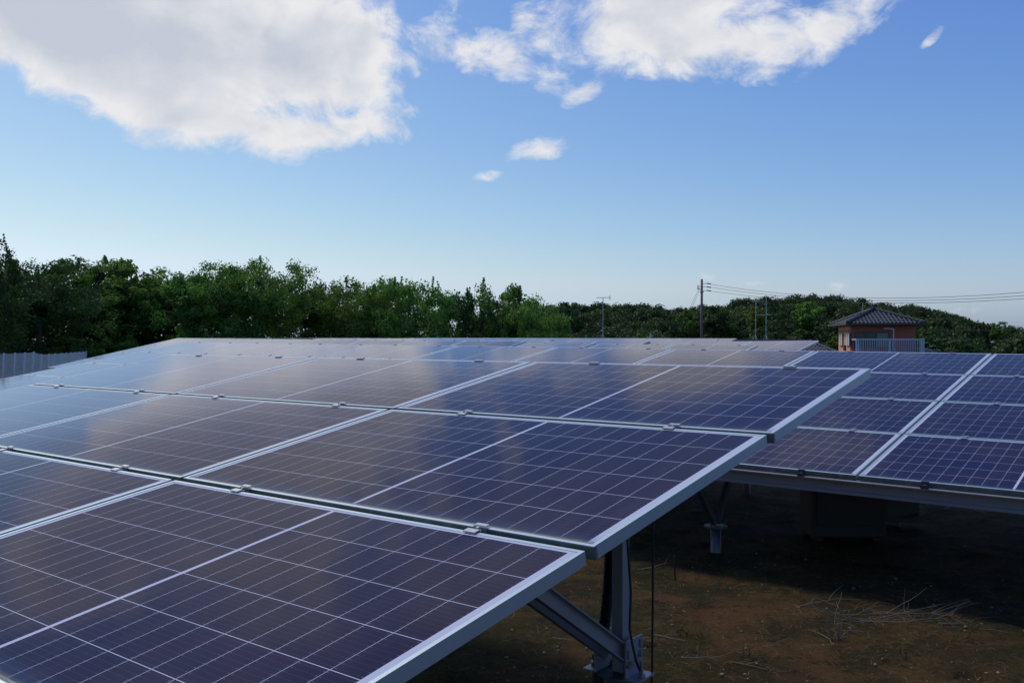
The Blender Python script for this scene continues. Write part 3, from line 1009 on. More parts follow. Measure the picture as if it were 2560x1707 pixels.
for px, py in ((1702, 1584), (1600, 1610), (1610, 1615), (2080, 1580), (1740, 1590), (1420, 1725), (1430, 1722), (1140, 1700), (1100, 1690), (1120, 1700), (1880, 1640), (2260, 1650), (1960, 1480), (2400, 1600), (1780, 1420)):
    q = ground_at(px, py); gs.append((q.x, q.y, 1.0))
strands("grass_tufts", "small green grass and moss sprigs on the soil", gs, M["grass"], 22, 0.045, (0.02, 0.06), 0.0018, 6, 0.9)

def stones():
    rng = np.random.default_rng(12)
    V, F = [], []
    k = 0
    for i in range(260):
        q = ground_at(rng.uniform(1200, 2560), rng.uniform(1380, 1750) if rng.random() < .8 else rng.uniform(1220, 1400))
        r_ = abs(rng.normal(0, 0.003)) + 0.002
        pts = rng.normal(0, 1, (8, 3)); pts = np.array([(a, b, c) for a in (-1, 1) for b in (-1, 1) for c in (-1, 1)]) * r_ * rng.uniform(.6, 1.2, (8, 3)) * np.array([1, 1, .7])
        V += list(pts + np.array([q.x, q.y, q.z + r_ * .25]))
        F += [tuple(k + j for j in f) for f in ((0, 1, 3, 2), (4, 6, 7, 5), (0, 4, 5, 1), (2, 3, 7, 6), (0, 2, 6, 4), (1, 5, 7, 3))]
        k += 8
    me = np_mesh("gravel_specks", np.array(V), np.array(F), M["straw"])
    tag(link(bpy.data.objects.new("gravel_specks", me)), "small stones and clods scattered on the soil", "stones", None, "stuff")
stones()

# ------------------------------------------------------------------ fence on the left
def fence():
    px = [-60, -25, 10, 38, 62.5, 84.5, 104, 123, 138, 153, 165.5, 178, 188, 198, 207, 216]
    dd = [25.0, 26.3, 27.6, 28.8, 30.1, 31.3, 32.6, 33.9, 35.1, 36.3, 37.5, 38.7, 39.9, 41.0, 42.2, 43.4]
    py = [887.5, 886.2, 885, 884, 883.2, 881.5, 887, 886, 885, 884.2, 883.3, 882.5, 881.7, 880.8, 880, 879]
    tops = [at(a, b_, c) for a, b_, c in zip(px, py, dd)]
    root = empty("mesh_fence", (tops[5].x, tops[5].y, gz(tops[5].x, tops[5].y)), "pale wire mesh fence with slim posts at the left edge, in front of the trees", "fence")
    base = root.location
    b = None
    bots = []
    for t in tops:
        g = gz(t.x, t.y) - 0.35
        lean = Vector((cY, -sY, 0)) * -0.045
        bots.append(Vector((t.x, t.y, g)) + lean)
    for t, q in zip(tops, bots):
        b = MB(); b.tube([q - base, t - base + Vector((0, 0, 0.03))], 0.030, 8)
        b.build("post", M["fence"], root)
    for i in range(len(tops) - 1):
        b = MB()
        t0, t1, q0, q1 = tops[i] - base, tops[i + 1] - base, bots[i] - base, bots[i + 1] - base
        for f_ in np.linspace(0.0, 0.97, 22):
            b.beam(t0.lerp(q0, f_), t1.lerp(q1, f_), 0.008, 0.012)
        for f_ in np.linspace(0.02, 0.98, 20):
            b.beam(t0.lerp(t1, f_), q0.lerp(q1, f_), 0.006, 0.006, (1, 0, 0))
        b.build("mesh_panel", M["fence"], root)
fence()

# ------------------------------------------------------------------ utility pole, wires, aerials
def utility_pole():
    d = 100.0
    t = at(1754.5, 698, d); base = Vector((t.x, t.y, gz(t.x, t.y)))
    root = empty("utility_pole", base, "tall brown utility pole rising behind the arrays with wires to the right", "utility pole", rz=-YAW)
    h = t.z - base.z
    b = MB(); b.tube([(-0.07, 0, -0.2), (-0.02, 0, h * 0.6), (0, 0, h)], [0.17, 0.145, 0.125], 14); b.build("shaft", M["pole"], root, True)
    s = d / FPX
    for i, y in enumerate((709, 717.5, 726.5)):
        zz = h - (y - 698) * s
        b = MB(); b.beam((0.1, 0, zz), (0.55, 0, zz), 0.05, 0.05); a = b.build("arm", M["bolt"], root)
        b = MB()
        for k in range(4):
            b.tube([(0.55 + k * 0.12, 0, zz + 0.03 - k * 0.02), (0.63 + k * 0.12, 0, zz + 0.01 - k * 0.02)], 0.07, 8)
        b.build("insulator", M["black"], a)
    for k, y in ((-1, 716), (-1, 722)):
        zz = h - (y - 698) * s
        b = MB(); b.beam((-0.1, 0, zz), (-0.42, 0, zz), 0.05, 0.05); a = b.build("arm", M["bolt"], root)
        b = MB(); b.tube([(-0.42, 0, zz - 0.12), (-0.42, 0, zz + 0.14)], 0.05, 8); b.build("insulator", M["black"], a)
    b = MB(); b.box((0, 0, h - (730 - 698) * s), (0.36, 0.36, 0.12)); b.build("band", M["bolt"], root)
    far = 72.0
    sags = [((1770, 709.5), (2188, 745.0), (2700, 717)), ((1772, 717.5), (2190, 751.2), (2700, 727)), ((1772, 727), (2195, 757.5), (2700, 736))]
    for i, (a, m_, e) in enumerate(sags):
        P0 = at(a[0], a[1], d); P1 = at(e[0], e[1], far)
        # parameter at which the midpoint pixel lies
        best = min(np.linspace(0.05, 0.95, 400), key=lambda u: abs(1280 + FPX * ((P0.lerp(P1, u).x * cY - P0.lerp(P1, u).y * sY) / (P0.lerp(P1, u).x * sY + P0.lerp(P1, u).y * cY)) - m_[0]))
        Q = P0.lerp(P1, best); dq = Q.x * sY + Q.y * cY
        zs = EYE - (m_[1] - 853.5) / FPX * dq
        sag = (Q.z - zs) / (4 * best * (1 - best))
        pts = []
        for u in np.linspace(0, 1, 60):
            q = P0.lerp(P1, u); q.z -= sag * 4 * u * (1 - u); pts.append(q)
        b = MB(); b.tube(pts, 0.020, 6)
        o = b.build("power_line", M["wire"], None, True)
        tag(o, ["topmost power line sagging from the utility pole to the right edge", "middle power line between the two others right of the utility pole", "lowest power line running from the pole just above the hill trees"][i], "power line", "power lines from the utility pole")
    for i, (a, e) in enumerate((((1749, 718), (1722, 772)), ((1750, 722), (1734, 772)))):
        b = MB(); P0 = at(a[0], a[1], d); P1 = at(e[0] - 60, e[1] + 130, d + 5)
        b.tube([P0, P1], 0.014, 5)
        tag(b.build("guy_wire", M["wire"]), ["flatter thin stay wire slanting left from the utility pole", "steeper thin stay wire close to the utility pole"][i], "guy wire", "stay wires of the utility pole")
    P0 = at(2400, 826, 150); P1 = at(2700, 812, 120)
    b = MB(); b.tube([P0, P0.lerp(P1, .5) - Vector((0, 0, 0.3)), P1], 0.03, 5)
    tag(b.build("power_line", M["wire"]), "lone wire at the right edge beside the small tree on the hill", "power line")
utility_pole()

def aerial(px, top, bot, d, boom, elements, label, tripod=True, ang=0.0, boom_y=None, heads=False):
    s = d / FPX
    base = at(px - 1, bot, d)
    root = empty("tv_aerial", base, label, "aerial", "roof aerials", rz=-YAW)
    h = (bot - top) * s
    b = MB(); b.tube([(0, 0, 0.0), (0.02, 0, h)], 0.022, 8); b.build("mast", M["aerial"], root)
    if tripod:
        for k in range(3):
            a = k * 2.094 + 0.5
            b = MB(); b.tube([(0.25 * math.cos(a), 0.25 * math.sin(a), -0.08), (0, 0, 0.40)], 0.014, 6); b.build("leg", M["aerial"], root)
    hb = h if boom_y is None else (bot - boom_y) * s
    x0, x1 = (boom[0] - px) * s, (boom[1] - px) * s
    b = MB(); b.tube([(x0, 0, hb), (x1, 0, hb)], 0.020, 6); bo = b.build("boom", M["aerial"], root)
    b = MB()
    for u in np.linspace(0, 1, elements):
        x = x0 + (x1 - x0) * u
        b.tube([(x, -0.18, hb), (x, 0.18, hb)], 0.008, 5)
    if heads:
        for dz in (-0.16, -0.08, 0.08, 0.16):
            b.tube([(x1 - 0.12, -0.1, hb + dz * .6), (x1 - 0.02, 0.1, hb + dz)], 0.014, 5)
    b.build("element", M["aerial"], bo)
    if heads:
        b = MB(); b.box((-0.05, 0, h * 0.22), (0.16, 0.10, 0.12)); b.box((0.06, 0, h * 0.28), (0.16, 0.06, 0.05)); b.build("booster", M["pale"], root)
aerial(1508, 744, 849, 62, (1492, 1528), 14, "tall aerial with a long boom against the sky, left of the utility pole", heads=True)
aerial(1890, 754, 851, 62, (1883, 1903), 7, "left one of two masts standing close together, in front of the hill wood")
aerial(1916, 738, 851, 62, (1895, 1928), 9, "right one of two close masts, its boom crossing at mid height", boom_y=787)

def sensor_mast():
    d = 48.0
    p = at(1626.5, 862, d); base = Vector((p.x, p.y, gz(p.x, p.y)))
    root = empty("sensor_mast", base, "small white weather sensor on a slim mast above the far panels", "sensor", rz=-YAW)
    h = at(1626.5, 837, d).z - base.z
    b = MB(); b.tube([(0, 0, -0.1), (0, 0, h)], 0.025, 10); b.build("mast", M["white"], root)
    b = MB(); b.tube([(0, 0, h), (0, 0, h + 0.05)], 0.05, 12); b.tube([(0.0, 0, h - 0.07), (0.09, 0, h - 0.07)], 0.018, 8); b.tube([(0.09, 0, h - 0.09), (0.09, 0, h - 0.03)], 0.035, 10); b.build("sensor_head", M["white"], root)
sensor_mast()

# ------------------------------------------------------------------ houses
def tiled_slope(b, A, B, C, D, pitch=0.27, amp=0.045, steps=9):
    """tiled roof face: eave A-B, top D-C; rolls run from the eave to the top, courses step across"""
    A, B, C, D = map(Vector, (A, B, C, D))
    e = (B - A); L = e.length
    n = e.cross(D - A).normalized()
    if n.z < 0: n = -n
    cols = max(3, int(L / pitch) * 6)
    rows = steps * 2
    eu = e.normalized()
    up = n.cross(eu)
    if up.z < 0: up = -up
    hD = (D - A).dot(up); hC = (C - B).dot(up)
    H = max(hD, hC)
    xD = (D - A).dot(eu); xC = (C - A).dot(eu)
    grid = []
    for j in range(rows + 1):
        course, half = divmod(j, 2)
        tt = min(1.0, (course + half * 0.98) / steps) if j < rows else 1.0
        lift = 0.03 * (1 - half)
        row = []
        for i in range(cols + 1):
            u = i / cols
            x = L * u
            # clip to the trapezoid by sliding points along the rolls
            lo = xD * tt; hi = L + (xC - L) * tt
            x = min(max(x, lo), hi)
            ph = (x / pitch) % 1.0
            z = amp * (0.5 + 0.5 * math.cos(2 * math.pi * ph)) ** 1.6
            row.append(A + eu * x + up * (H * tt) + n * (z + lift))
        grid.append(row)
    vs = [p for row in grid for p in row]
    w = cols + 1
    fs = []
    for j in range(rows):
        for i in range(cols):
            a, b1, c, d = j * w + i, j * w + i + 1, (j + 1) * w + i + 1, (j + 1) * w + i
            if (vs[a] - vs[b1]).length < 1e-5 and (vs[c] - vs[d]).length < 1e-5:
                continue
            fs.append((a, b1, c, d))
    b.add(vs, fs)

def ridge(b, p, q, r=0.11):
    b.tube([p, q], r, 8)
    p, q = Vector(p), Vector(q)
    n = max(2, int((q - p).length / 0.3))
    for i in range(n):
        c = p.lerp(q, (i + .5) / n)
        dv = (q - p).normalized() * 0.03
        b.tube([c - dv, c + dv], r * 1.22, 8)

def red_house():
    d = 65.0
    s = d / FPX
    th = R(-9)                                  # turned so that its left side shows
    ref = at(2130, 878, d)                      # front left corner of the upper floor
    ang = -YAW + th
    gzv = gz(ref.x, ref.y)
    root = empty("red_house", (ref.x, ref.y, gzv), "reddish two-storey house with grey tiled hip roof and white balcony rail", "house", rz=ang - math.pi * 0)
    # local frame: x to the right along the front, y away from the viewer, z up
    Z0 = EYE - gzv
    zz = lambda py: Z0 - (py - 853.5) * s
    W, D = 4.25, 4.4
    top = zz(813)
    def wall(name, vs, m_):
        b = MB(); b.add(vs, [(0, 1, 2, 3)]); return b
    b = MB(); b.box((W / 2, 0.09, top / 2), (W, 0.18, top)); b.build("front_wall", M["wall_front"], root)
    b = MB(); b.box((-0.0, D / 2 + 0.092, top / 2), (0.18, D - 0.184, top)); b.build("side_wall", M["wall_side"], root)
    b = MB(); b.box((W - 0.09, D / 2 + 0.092, top / 2), (0.18, D - 0.18, top)); b.build("far_wall", M["wall_front"], root)
    b = MB(); b.box((W / 2, D - 0.09, top / 2), (W - 0.4, 0.17, top)); b.build("back_wall", M["wall_front"], root)
    # roof: pyramid-like hip with a short ridge
    o_ = 0.95
    ze = zz(809); za = zz(772)
    x0, x1, y0, y1 = -0.52, W + 0.36, -o_, D + 0.9
    rx = (x0 + x1) / 2 - 0.1; ry0, ry1 = (y0 + y1) / 2 - 0.2, (y0 + y1) / 2 + 0.2
    R0, R1 = (rx, ry0, za), (rx, ry1, za)
    b = MB()
    tiled_slope(b, (x0, y0, ze), (x1, y0, ze), R0, R0)
    tiled_slope(b, (x0, y1, ze), (x0, y0, ze), R0, R1)
    tiled_slope(b, (x1, y0, ze), (x1, y1, ze), R1, R0)
    tiled_slope(b, (x1, y1, ze), (x0, y1, ze), R1, R1)
    rf = b.build("roof", M["tile"], root)
    b = MB()
    up = Vector((0, 0, 0.07))
    for c in ((x0, y0, ze), (x1, y0, ze)):
        ridge(b, Vector(c) + up, Vector(R0) + up)
    for c in ((x0, y1, ze), (x1, y1, ze)):
        ridge(b, Vector(c) + up, Vector(R1) + up)
    ridge(b, Vector(R0) + up * 1.6, Vector(R1) + up * 1.6, 0.14)
    b.box((rx, ry0 - 0.02, za + 0.14), (0.22, 0.12, 0.30))
    b.build("ridge_tiles", M["tile"], rf)
    b = MB()
    b.box(((x0 + x1) / 2, (y0 + y1) / 2, ze - 0.10), (x1 - x0 - 0.1, y1 - y0 - 0.1, 0.10)); b.build("soffit", M["soffit"], root)
    b = MB()
    b.tube([(x0, y0 - 0.03, ze - 0.07), (x1, y0 - 0.03, ze - 0.07)], 0.06, 8); b.tube([(x0 - 0.03, y0, ze - 0.07), (x0 - 0.03, y1, ze - 0.07)], 0.06, 8)
    b.build("gutter", M["sash"], root)
    # sliding window on the front: dark pane, blue pane, grey shutter
    fx = lambda px: (px - 2131) * s / math.cos(th)
    wz0, wz1 = zz(868), zz(831)
    w0, w1 = fx(2138), fx(2217)
    b = MB()
    for z_ in (wz0, wz1): b.box(((w0 + w1) / 2, -0.03, z_), (w1 - w0 + 0.12, 0.07, 0.07))
    for x_ in (w0, w0 + (w1 - w0) * .33, w0 + (w1 - w0) * .63, w1): b.box((x_, -0.035, (wz0 + wz1) / 2), (0.06, 0.06, wz1 - wz0 - 0.072))
    win = b.build("window_frame", M["sash"], root)
    b = MB(); b.box((w0 + (w1 - w0) * .31, -0.012, (wz0 + wz1) / 2), ((w1 - w0) * .62, 0.02, wz1 - wz0)); b.build("pane", M["window"], win)
    b = MB(); b.box((w0 + (w1 - w0) * .815, -0.02, (wz0 + wz1) / 2), ((w1 - w0) * .36, 0.03, wz1 - wz0)); b.build("shutter", M["shutter"], win)
    # two tall windows and a vent in the side wall
    for yc in (0.62, 3.1):
        b = MB(); b.box((-0.12, yc, (zz(865) + zz(832)) / 2), (0.08, 1.15, zz(832) - zz(865))); win = b.build("window_frame", M["sash"], root)
        b = MB(); b.box((-0.165, yc + 0.28, (zz(864) + zz(833)) / 2), (0.03, 0.42, zz(833) - zz(864))); b.box((-0.165, yc - 0.28, (zz(864) + zz(833)) / 2), (0.03, 0.42, zz(833) - zz(864))); b.build("shutter", M["pale"], win)
    b = MB(); b.box((-0.15, 1.85, zz(870)), (0.12, 0.45, 0.40)); b.build("vent", M["sash"], root)
    b = MB(); b.box((-0.095, 2.2, zz(827)), (0.02, 3.9, 0.18)); b.build("trim_band", M["wall_front"], root)
    # balcony with white rail
    yb = -1.5
    bx0, bx1 = fx(2131), fx(2284)
    zt = zz(848.5); zf = zt - 1.15
    b = MB(); b.box(((bx0 + bx1) / 2, yb / 2, zf - 0.1), (bx1 - bx0, -yb, 0.2)); b.box(((bx0 + bx1) / 2, yb / 2, (zf - .2) / 2), (bx1 - bx0 - 0.6, -yb * 0.8, zf - .2)); b.build("balcony_floor", M["wall_front"], root)
    b = MB()
    b.box(((bx0 + bx1) / 2, yb, zt), (bx1 - bx0 + .08, 0.08, 0.10)); b.box(((bx0 + bx1) / 2, yb, zf + 0.08), (bx1 - bx0, 0.06, 0.05))
    for x_ in (bx0, bx1): b.box((x_, yb / 2, zt), (0.08, -yb - 0.1, 0.10))
    rail = b.build("balcony_rail", M["white"], root)
    for x_, w_ in ((bx0, .09), (bx0 + 0.13, .07), ((bx0 + bx1) / 2 - .02, 0.10), (bx1, 0.09), (bx1 - 0.15, 0.13)):
        b = MB(); b.box((x_, yb + 0.003, (zt + zf) / 2 - .03), (w_, 0.07, zt - zf - 0.06)); b.build("post", M["white"], rail)
    b = MB()
    for x_ in np.arange(bx0 + 0.24, bx1 - 0.2, 0.118): b.box((x_, yb - 0.002, (zt + zf) / 2 + .02), (0.035, 0.035, zt - zf - 0.14))
    b.build("balusters", M["white"], rail)
    # lower roof beside the balcony
    b = MB()
    tiled_slope(b, (bx1 + 0.1, -1.6, zz(889)), (bx1 + 1.5, -1.6, zz(889)), (bx1 + 0.8, 0.9, zz(873)), (bx1 - 0.1, 0.9, zz(870)), steps=5)
    tiled_slope(b, (bx1 + 1.5, -1.6, zz(889)), (bx1 + 1.5, 3.0, zz(889)), (bx1 + 0.8, 2.4, zz(873)), (bx1 + 0.8, 0.9, zz(873)), steps=5)
    b.build("lower_roof", M["tile"], root)
    b = MB(); b.box((bx1 + 0.7, 1.0, (zz(889) - .1) / 2), (1.4, 4.0, zz(889) - .1)); b.build("lower_wall", M["wall_front"], root)
    # white washing pole on the balcony, dish, aerial on the roof
    M4 = Matrix.Translation(root.location) @ Matrix.Rotation(ang, 4, "Z")
    xp = fx(2221)
    p = M4 @ Vector((xp, -0.9, zf + 0.0))
    t = empty("drying_pole", p, "white pole with a bent arm standing on the balcony of the red house", "pole", rz=ang)
    hh = zz(823) - zf
    b = MB(); b.tube([(0, 0, 0), (0, 0, hh)], 0.035, 8); b.build("upright", M["white"], t)
    b = MB(); b.tube([(0.0, 0, hh), (-(2220 - 2197) * s, 0, hh + 0.05)], 0.032, 8); b.build("arm", M["white"], t)
    p = M4 @ Vector((xp - 0.08, -1.15, zf + 0.35))
    t = empty("satellite_dish", p, "small white dish behind the balcony rail of the red house", "satellite dish", rz=ang)
    b = MB()
    vs, fs = [], []
    n = 18
    for j in range(5):
        r_ = 0.24 * j / 4
        for i in range(n):
            a = 2 * math.pi * i / n
            vs.append((0.05 + 1.2 * r_ * r_ - 0.05, r_ * math.cos(a) * .8, r_ * math.sin(a)))
    for j in range(4):
        for i in range(n):
            fs.append((j * n + i, j * n + (i + 1) % n, (j + 1) * n + (i + 1) % n, (j + 1) * n + i))
    b.add(vs, fs); b.build("dish", M["white"], t, True)
    b = MB(); b.tube([(0, 0, -0.35), (0, 0, 0)], 0.02, 8); b.build("stem", M["galv"], t)
    return root
red_house()
aerial(2157, 757, 783, 66.5, (2133, 2150), 6, "short aerial on the left roof slope of the red house", tripod=False, boom_y=756.5)

def grey_house():
    """single-storey house behind the arrays: only the corner of its tiled roof shows"""
    d = 60.0
    s = d / FPX
    ref = at(1480, 853, d)
    ang = -YAW
    gzv = gz(ref.x, ref.y)
    root = empty("grey_house", (ref.x, ref.y, gzv), "mostly hidden house, only a tiled roof corner showing left of the red house", "house", rz=ang)
    Z0 = EYE - gzv
    zz = lambda py: Z0 - (py - 853.5) * s
    L = (2008 - 1480) * s
    zr, ze = zz(853.5), zz(884)
    x0, x1 = 0.0, L
    D = 7.0
    b = MB()
    tiled_slope(b, (x0 - .5, -D / 2, ze), (x1 + 1.2, -D / 2, ze), (x1 + 0.45, 0, zr), (x0, 0, zr), steps=8)
    tiled_slope(b, (x1 + 1.2, D / 2, ze), (x0 - .5, D / 2, ze), (x0, 0, zr), (x1 + 0.45, 0, zr), steps=8)
    tiled_slope(b, (x1 + 1.2, -D / 2, ze), (x1 + 1.2, D / 2, ze), (x1 + 0.45, 0, zr), (x1 + 0.45, 0, zr), steps=8)
    rf = b.build("roof", M["tile"], root)
    b = MB(); ridge(b, (x0, 0, zr + .03), (x1 + 0.45, 0, zr + .03), 0.09); ridge(b, (x1 + 1.2, -D / 2, ze + .05), (x1 + .45, 0, zr + .03), 0.1); b.build("ridge_tiles", M["tile"], rf)
    b = MB(); b.box((L / 2, 0, (ze - .1) / 2), (L - .4, D - 1.4, ze - .1)); b.build("wall", M["pale"], root)
grey_house()

# ------------------------------------------------------------------ trees
def leaf_cloud(rng, centres, radii, per, leaf, flat=0.75, shell=0.45, jit=0.7):
    """leaf quads round clump centres; returns vertices, faces and a shade value for each vertex"""
    C = np.repeat(np.asarray(centres), per, 0)
    Rr = np.repeat(np.asarray(radii), per)
    n = len(C)
    d = rng.normal(0, 1, (n, 3)); d /= np.linalg.norm(d, axis=1)[:, None]
    rr = rng.random(n) ** shell
    P = C + d * (rr * Rr)[:, None] * np.array([1, 1, flat])
    nrm = d + rng.normal(0, jit, (n, 3)) + np.array([0, 0, 0.5])
    nrm /= np.linalg.norm(nrm, axis=1)[:, None]
    a = np.cross(nrm, rng.normal(0, 1, (n, 3))); a /= np.linalg.norm(a, axis=1)[:, None] + 1e-9
    bq = np.cross(nrm, a)
    L = leaf * rng.uniform(0.6, 1.4, n)[:, None]
    Wd = L * 0.55
    V = np.stack([P - a * L, P - bq * Wd, P + a * L, P + bq * Wd], 1).reshape(-1, 3)
    F = np.arange(4 * n).reshape(n, 4)
    clump_shade = np.repeat(rng.random(len(centres)), per)
    S = np.repeat(np.clip(0.55 * clump_shade + 0.45 * rng.random(n), 0, 1), 4)
    return V, F, S

def join_np(parts):
    V, F, S, k = [], [], [], 0
    for v, f, s in parts:
        V.append(v); F.append(f + k); S.append(s); k += len(v)
    return np.concatenate(V), np.concatenate(F), np.concatenate(S)

def tree_variant(seed, h, w, base_frac, clumps, per, leaf, shoots=10, mat_=None, open_=0.0):
    """returns crown mesh and trunk mesh, base at the origin"""
    rng = np.random.default_rng(seed)
    py = random.Random(seed)
    cz0 = h * base_frac
    cen, rad = [], []
    lobes = [(py.uniform(-.28, .28) * w, py.uniform(-.28, .28) * w, h * py.uniform(.52, .80), py.uniform(.30, .46) * w) for _ in range(7)]
    lobes.append((0, 0, h * 0.78, 0.34 * w))
    for i in range(clumps):
        lx, ly, lz, lr = lobes[i % len(lobes)]
        v = rng.normal(0, 1, 3); v /= np.linalg.norm(v)
        q = np.array([lx, ly, lz]) + v * lr * (0.55 + 0.5 * rng.random()) * np.array([1, 1, 0.8])
        if i % 3 == 0:
            # lower skirt
            a = rng.uniform(0, 6.283); r_ = w * 0.42 * math.sqrt(rng.random())
            q = np.array([r_ * math.cos(a), r_ * math.sin(a), rng.uniform(cz0, h * .6)])
        q[2] = min(max(q[2], cz0), h * 0.95)
        cen.append(q); rad.append(w * rng.uniform(0.07, 0.135))
    parts = [leaf_cloud(rng, cen, rad, per, leaf)]
    tr = MB()
    # upright shoots that break the outline
    for i in range(shoots):
        q = cen[rng.integers(len(cen))]
        if q[2] < h * .55: continue
        L = h * rng.uniform(0.05, 0.14)
        lean = np.array([rng.normal(0, .18), rng.normal(0, .18), 1.0])
        cs_ = [q + lean * L * t for t in np.linspace(0.2, 1, 6)]
        parts.append(leaf_cloud(rng, cs_, [w * .030 * (1.25 - .8 * t) for t in np.linspace(0, 1, 6)], 11, leaf * .8))
        tr.tube([(0, 0, h * .5), (q[0] * .55, q[1] * .55, q[2] * .78), q, q + lean * L], [0.03, 0.024, 0.018, 0.006], 4, False)
    V, F, S = join_np(parts)
    me = np_mesh("crown", V, F, mat_ or M["leaf"], {"shade": S})
    # trunk and limbs
    pts = [(0, 0, -0.3), (py.uniform(-.08, .08), py.uniform(-.08, .08), h * .25), (py.uniform(-.2, .2), py.uniform(-.2, .2), h * .5), (py.uniform(-.3, .3), py.uniform(-.3, .3), h * .8)]
    r0 = 0.022 * h
    tr.tube(pts, [r0, r0 * .8, r0 * .5, r0 * .15], 9)
    for i in range(14):
        q = Vector(cen[rng.integers(len(cen))])
        f_ = py.uniform(.3, .75)
        a = Vector(pts[1]).lerp(Vector(pts[2]), (f_ - .25) / .25) if f_ < .5 else Vector(pts[2]).lerp(Vector(pts[3]), (f_ - .5) / .3)
        mid = a.lerp(q, .5) + Vector((0, 0, -0.08 * h * py.random()))
        tr.tube([a, mid, q], [r0 * .35, r0 * .22, r0 * .08], 5, False)
    tme = tr.mesh("trunk", M["bark"], True)
    return me, tme

def place_tree(var, loc, sc, rz, label, name="broadleaf_tree", group="trees behind the plot", crown_mat=None):
    root = empty(name, loc, label, "tree", group, rz)
    root.scale = (sc[0], sc[0], sc[1])
    c = bpy.data.objects.new("crown", var[0]); link(c, root)
    t = bpy.data.objects.new("trunk", var[1]); link(t, root)
    if crown_mat:
        c.material_slots[0].link = "OBJECT"; c.material_slots[0].material = crown_mat
    return root

VARS = [tree_variant(100 + i, 6.0, w, bf, cl, 115, 0.075, sh) for i, (w, bf, cl, sh) in enumerate(
    [(5.2, .12, 130, 34), (4.2, .10, 105, 60), (5.8, .12, 150, 30), (4.6, .15, 100, 44), (3.8, .12, 80, 40)])]

# (pixel column, pixel row of the top, depth, width m, variant, label, material)
BELT = [
    (-90, 650, 40, 6.0, 2, "dark tree at the left edge, only its right flank in the picture", "leaf_dark"),
    (-22, 580, 38, 2.8, 4, "tallest dark tree cut by the left edge, top of the whole belt", "leaf_dark"),
    (95, 652, 46, 6.2, 0, "rounded dark tree second from the left edge, behind the fence", "leaf_dark"),
    (205, 650, 51, 5.9, 1, "dark tree with spiky upright shoots behind the fence corner", "leaf"),
    (300, 650, 53, 5.9, 1, "loose tree with many bare-tipped shoots and sky gaps, right of the fence corner", "leaf"),
    (395, 690, 54, 5.0, 3, "lower loose tree in the dip left of the broad crown", "leaf"),
    (480, 680, 52, 4.2, 4, "slim open tree with sky gaps just left of the broad crown", "leaf"),
    (560, 658, 53, 5.4, 0, "left half of the double broad crown, bright green", "leaf"),
    (655, 652, 54, 5.6, 2, "broad dense crown rising highest in the middle of the belt", "leaf"),
    (765, 716, 57, 4.0, 4, "small thin tree in the notch right of the broad crown", "leaf"),
    (865, 700, 58, 6.0, 2, "broad green tree right of the notch in the belt", "leaf"),
    (945, 704, 59, 5.2, 0, "rounded green tree between two broad ones above the far arrays", "leaf"),
    (1025, 695, 62, 5.4, 3, "tree with a ragged top just left of the dark-topped one", "leaf"),
    (1160, 722, 66, 5.6, 3, "dark-topped tree with open twigs right of the ragged one", "leaf_dark"),
    (1262, 712, 67, 5.6, 1, "last tall green tree of the belt with spiky top", "leaf"),
    (1312, 742, 68, 4.6, 0, "small round-topped tree stepping down right of the spiky one", "leaf"),
    (1345, 758, 64, 4.6, 3, "low green tree at the right end of the belt, before the hill wood", "leaf"),
]
for i, (px, py, d, w, v, lab, mt) in enumerate(BELT):
    t = at(px, py, d)
    g = gz(t.x, t.y)
    hh = (t.z - g) / 0.99
    base_w = [5.2, 4.2, 5.8, 4.6, 3.8][v]
    place_tree(VARS[v], (t.x, t.y, g), (w / base_w, hh / 6.0), 1.3 * i + 0.4, lab, crown_mat=M[mt] if mt != "leaf" else None)

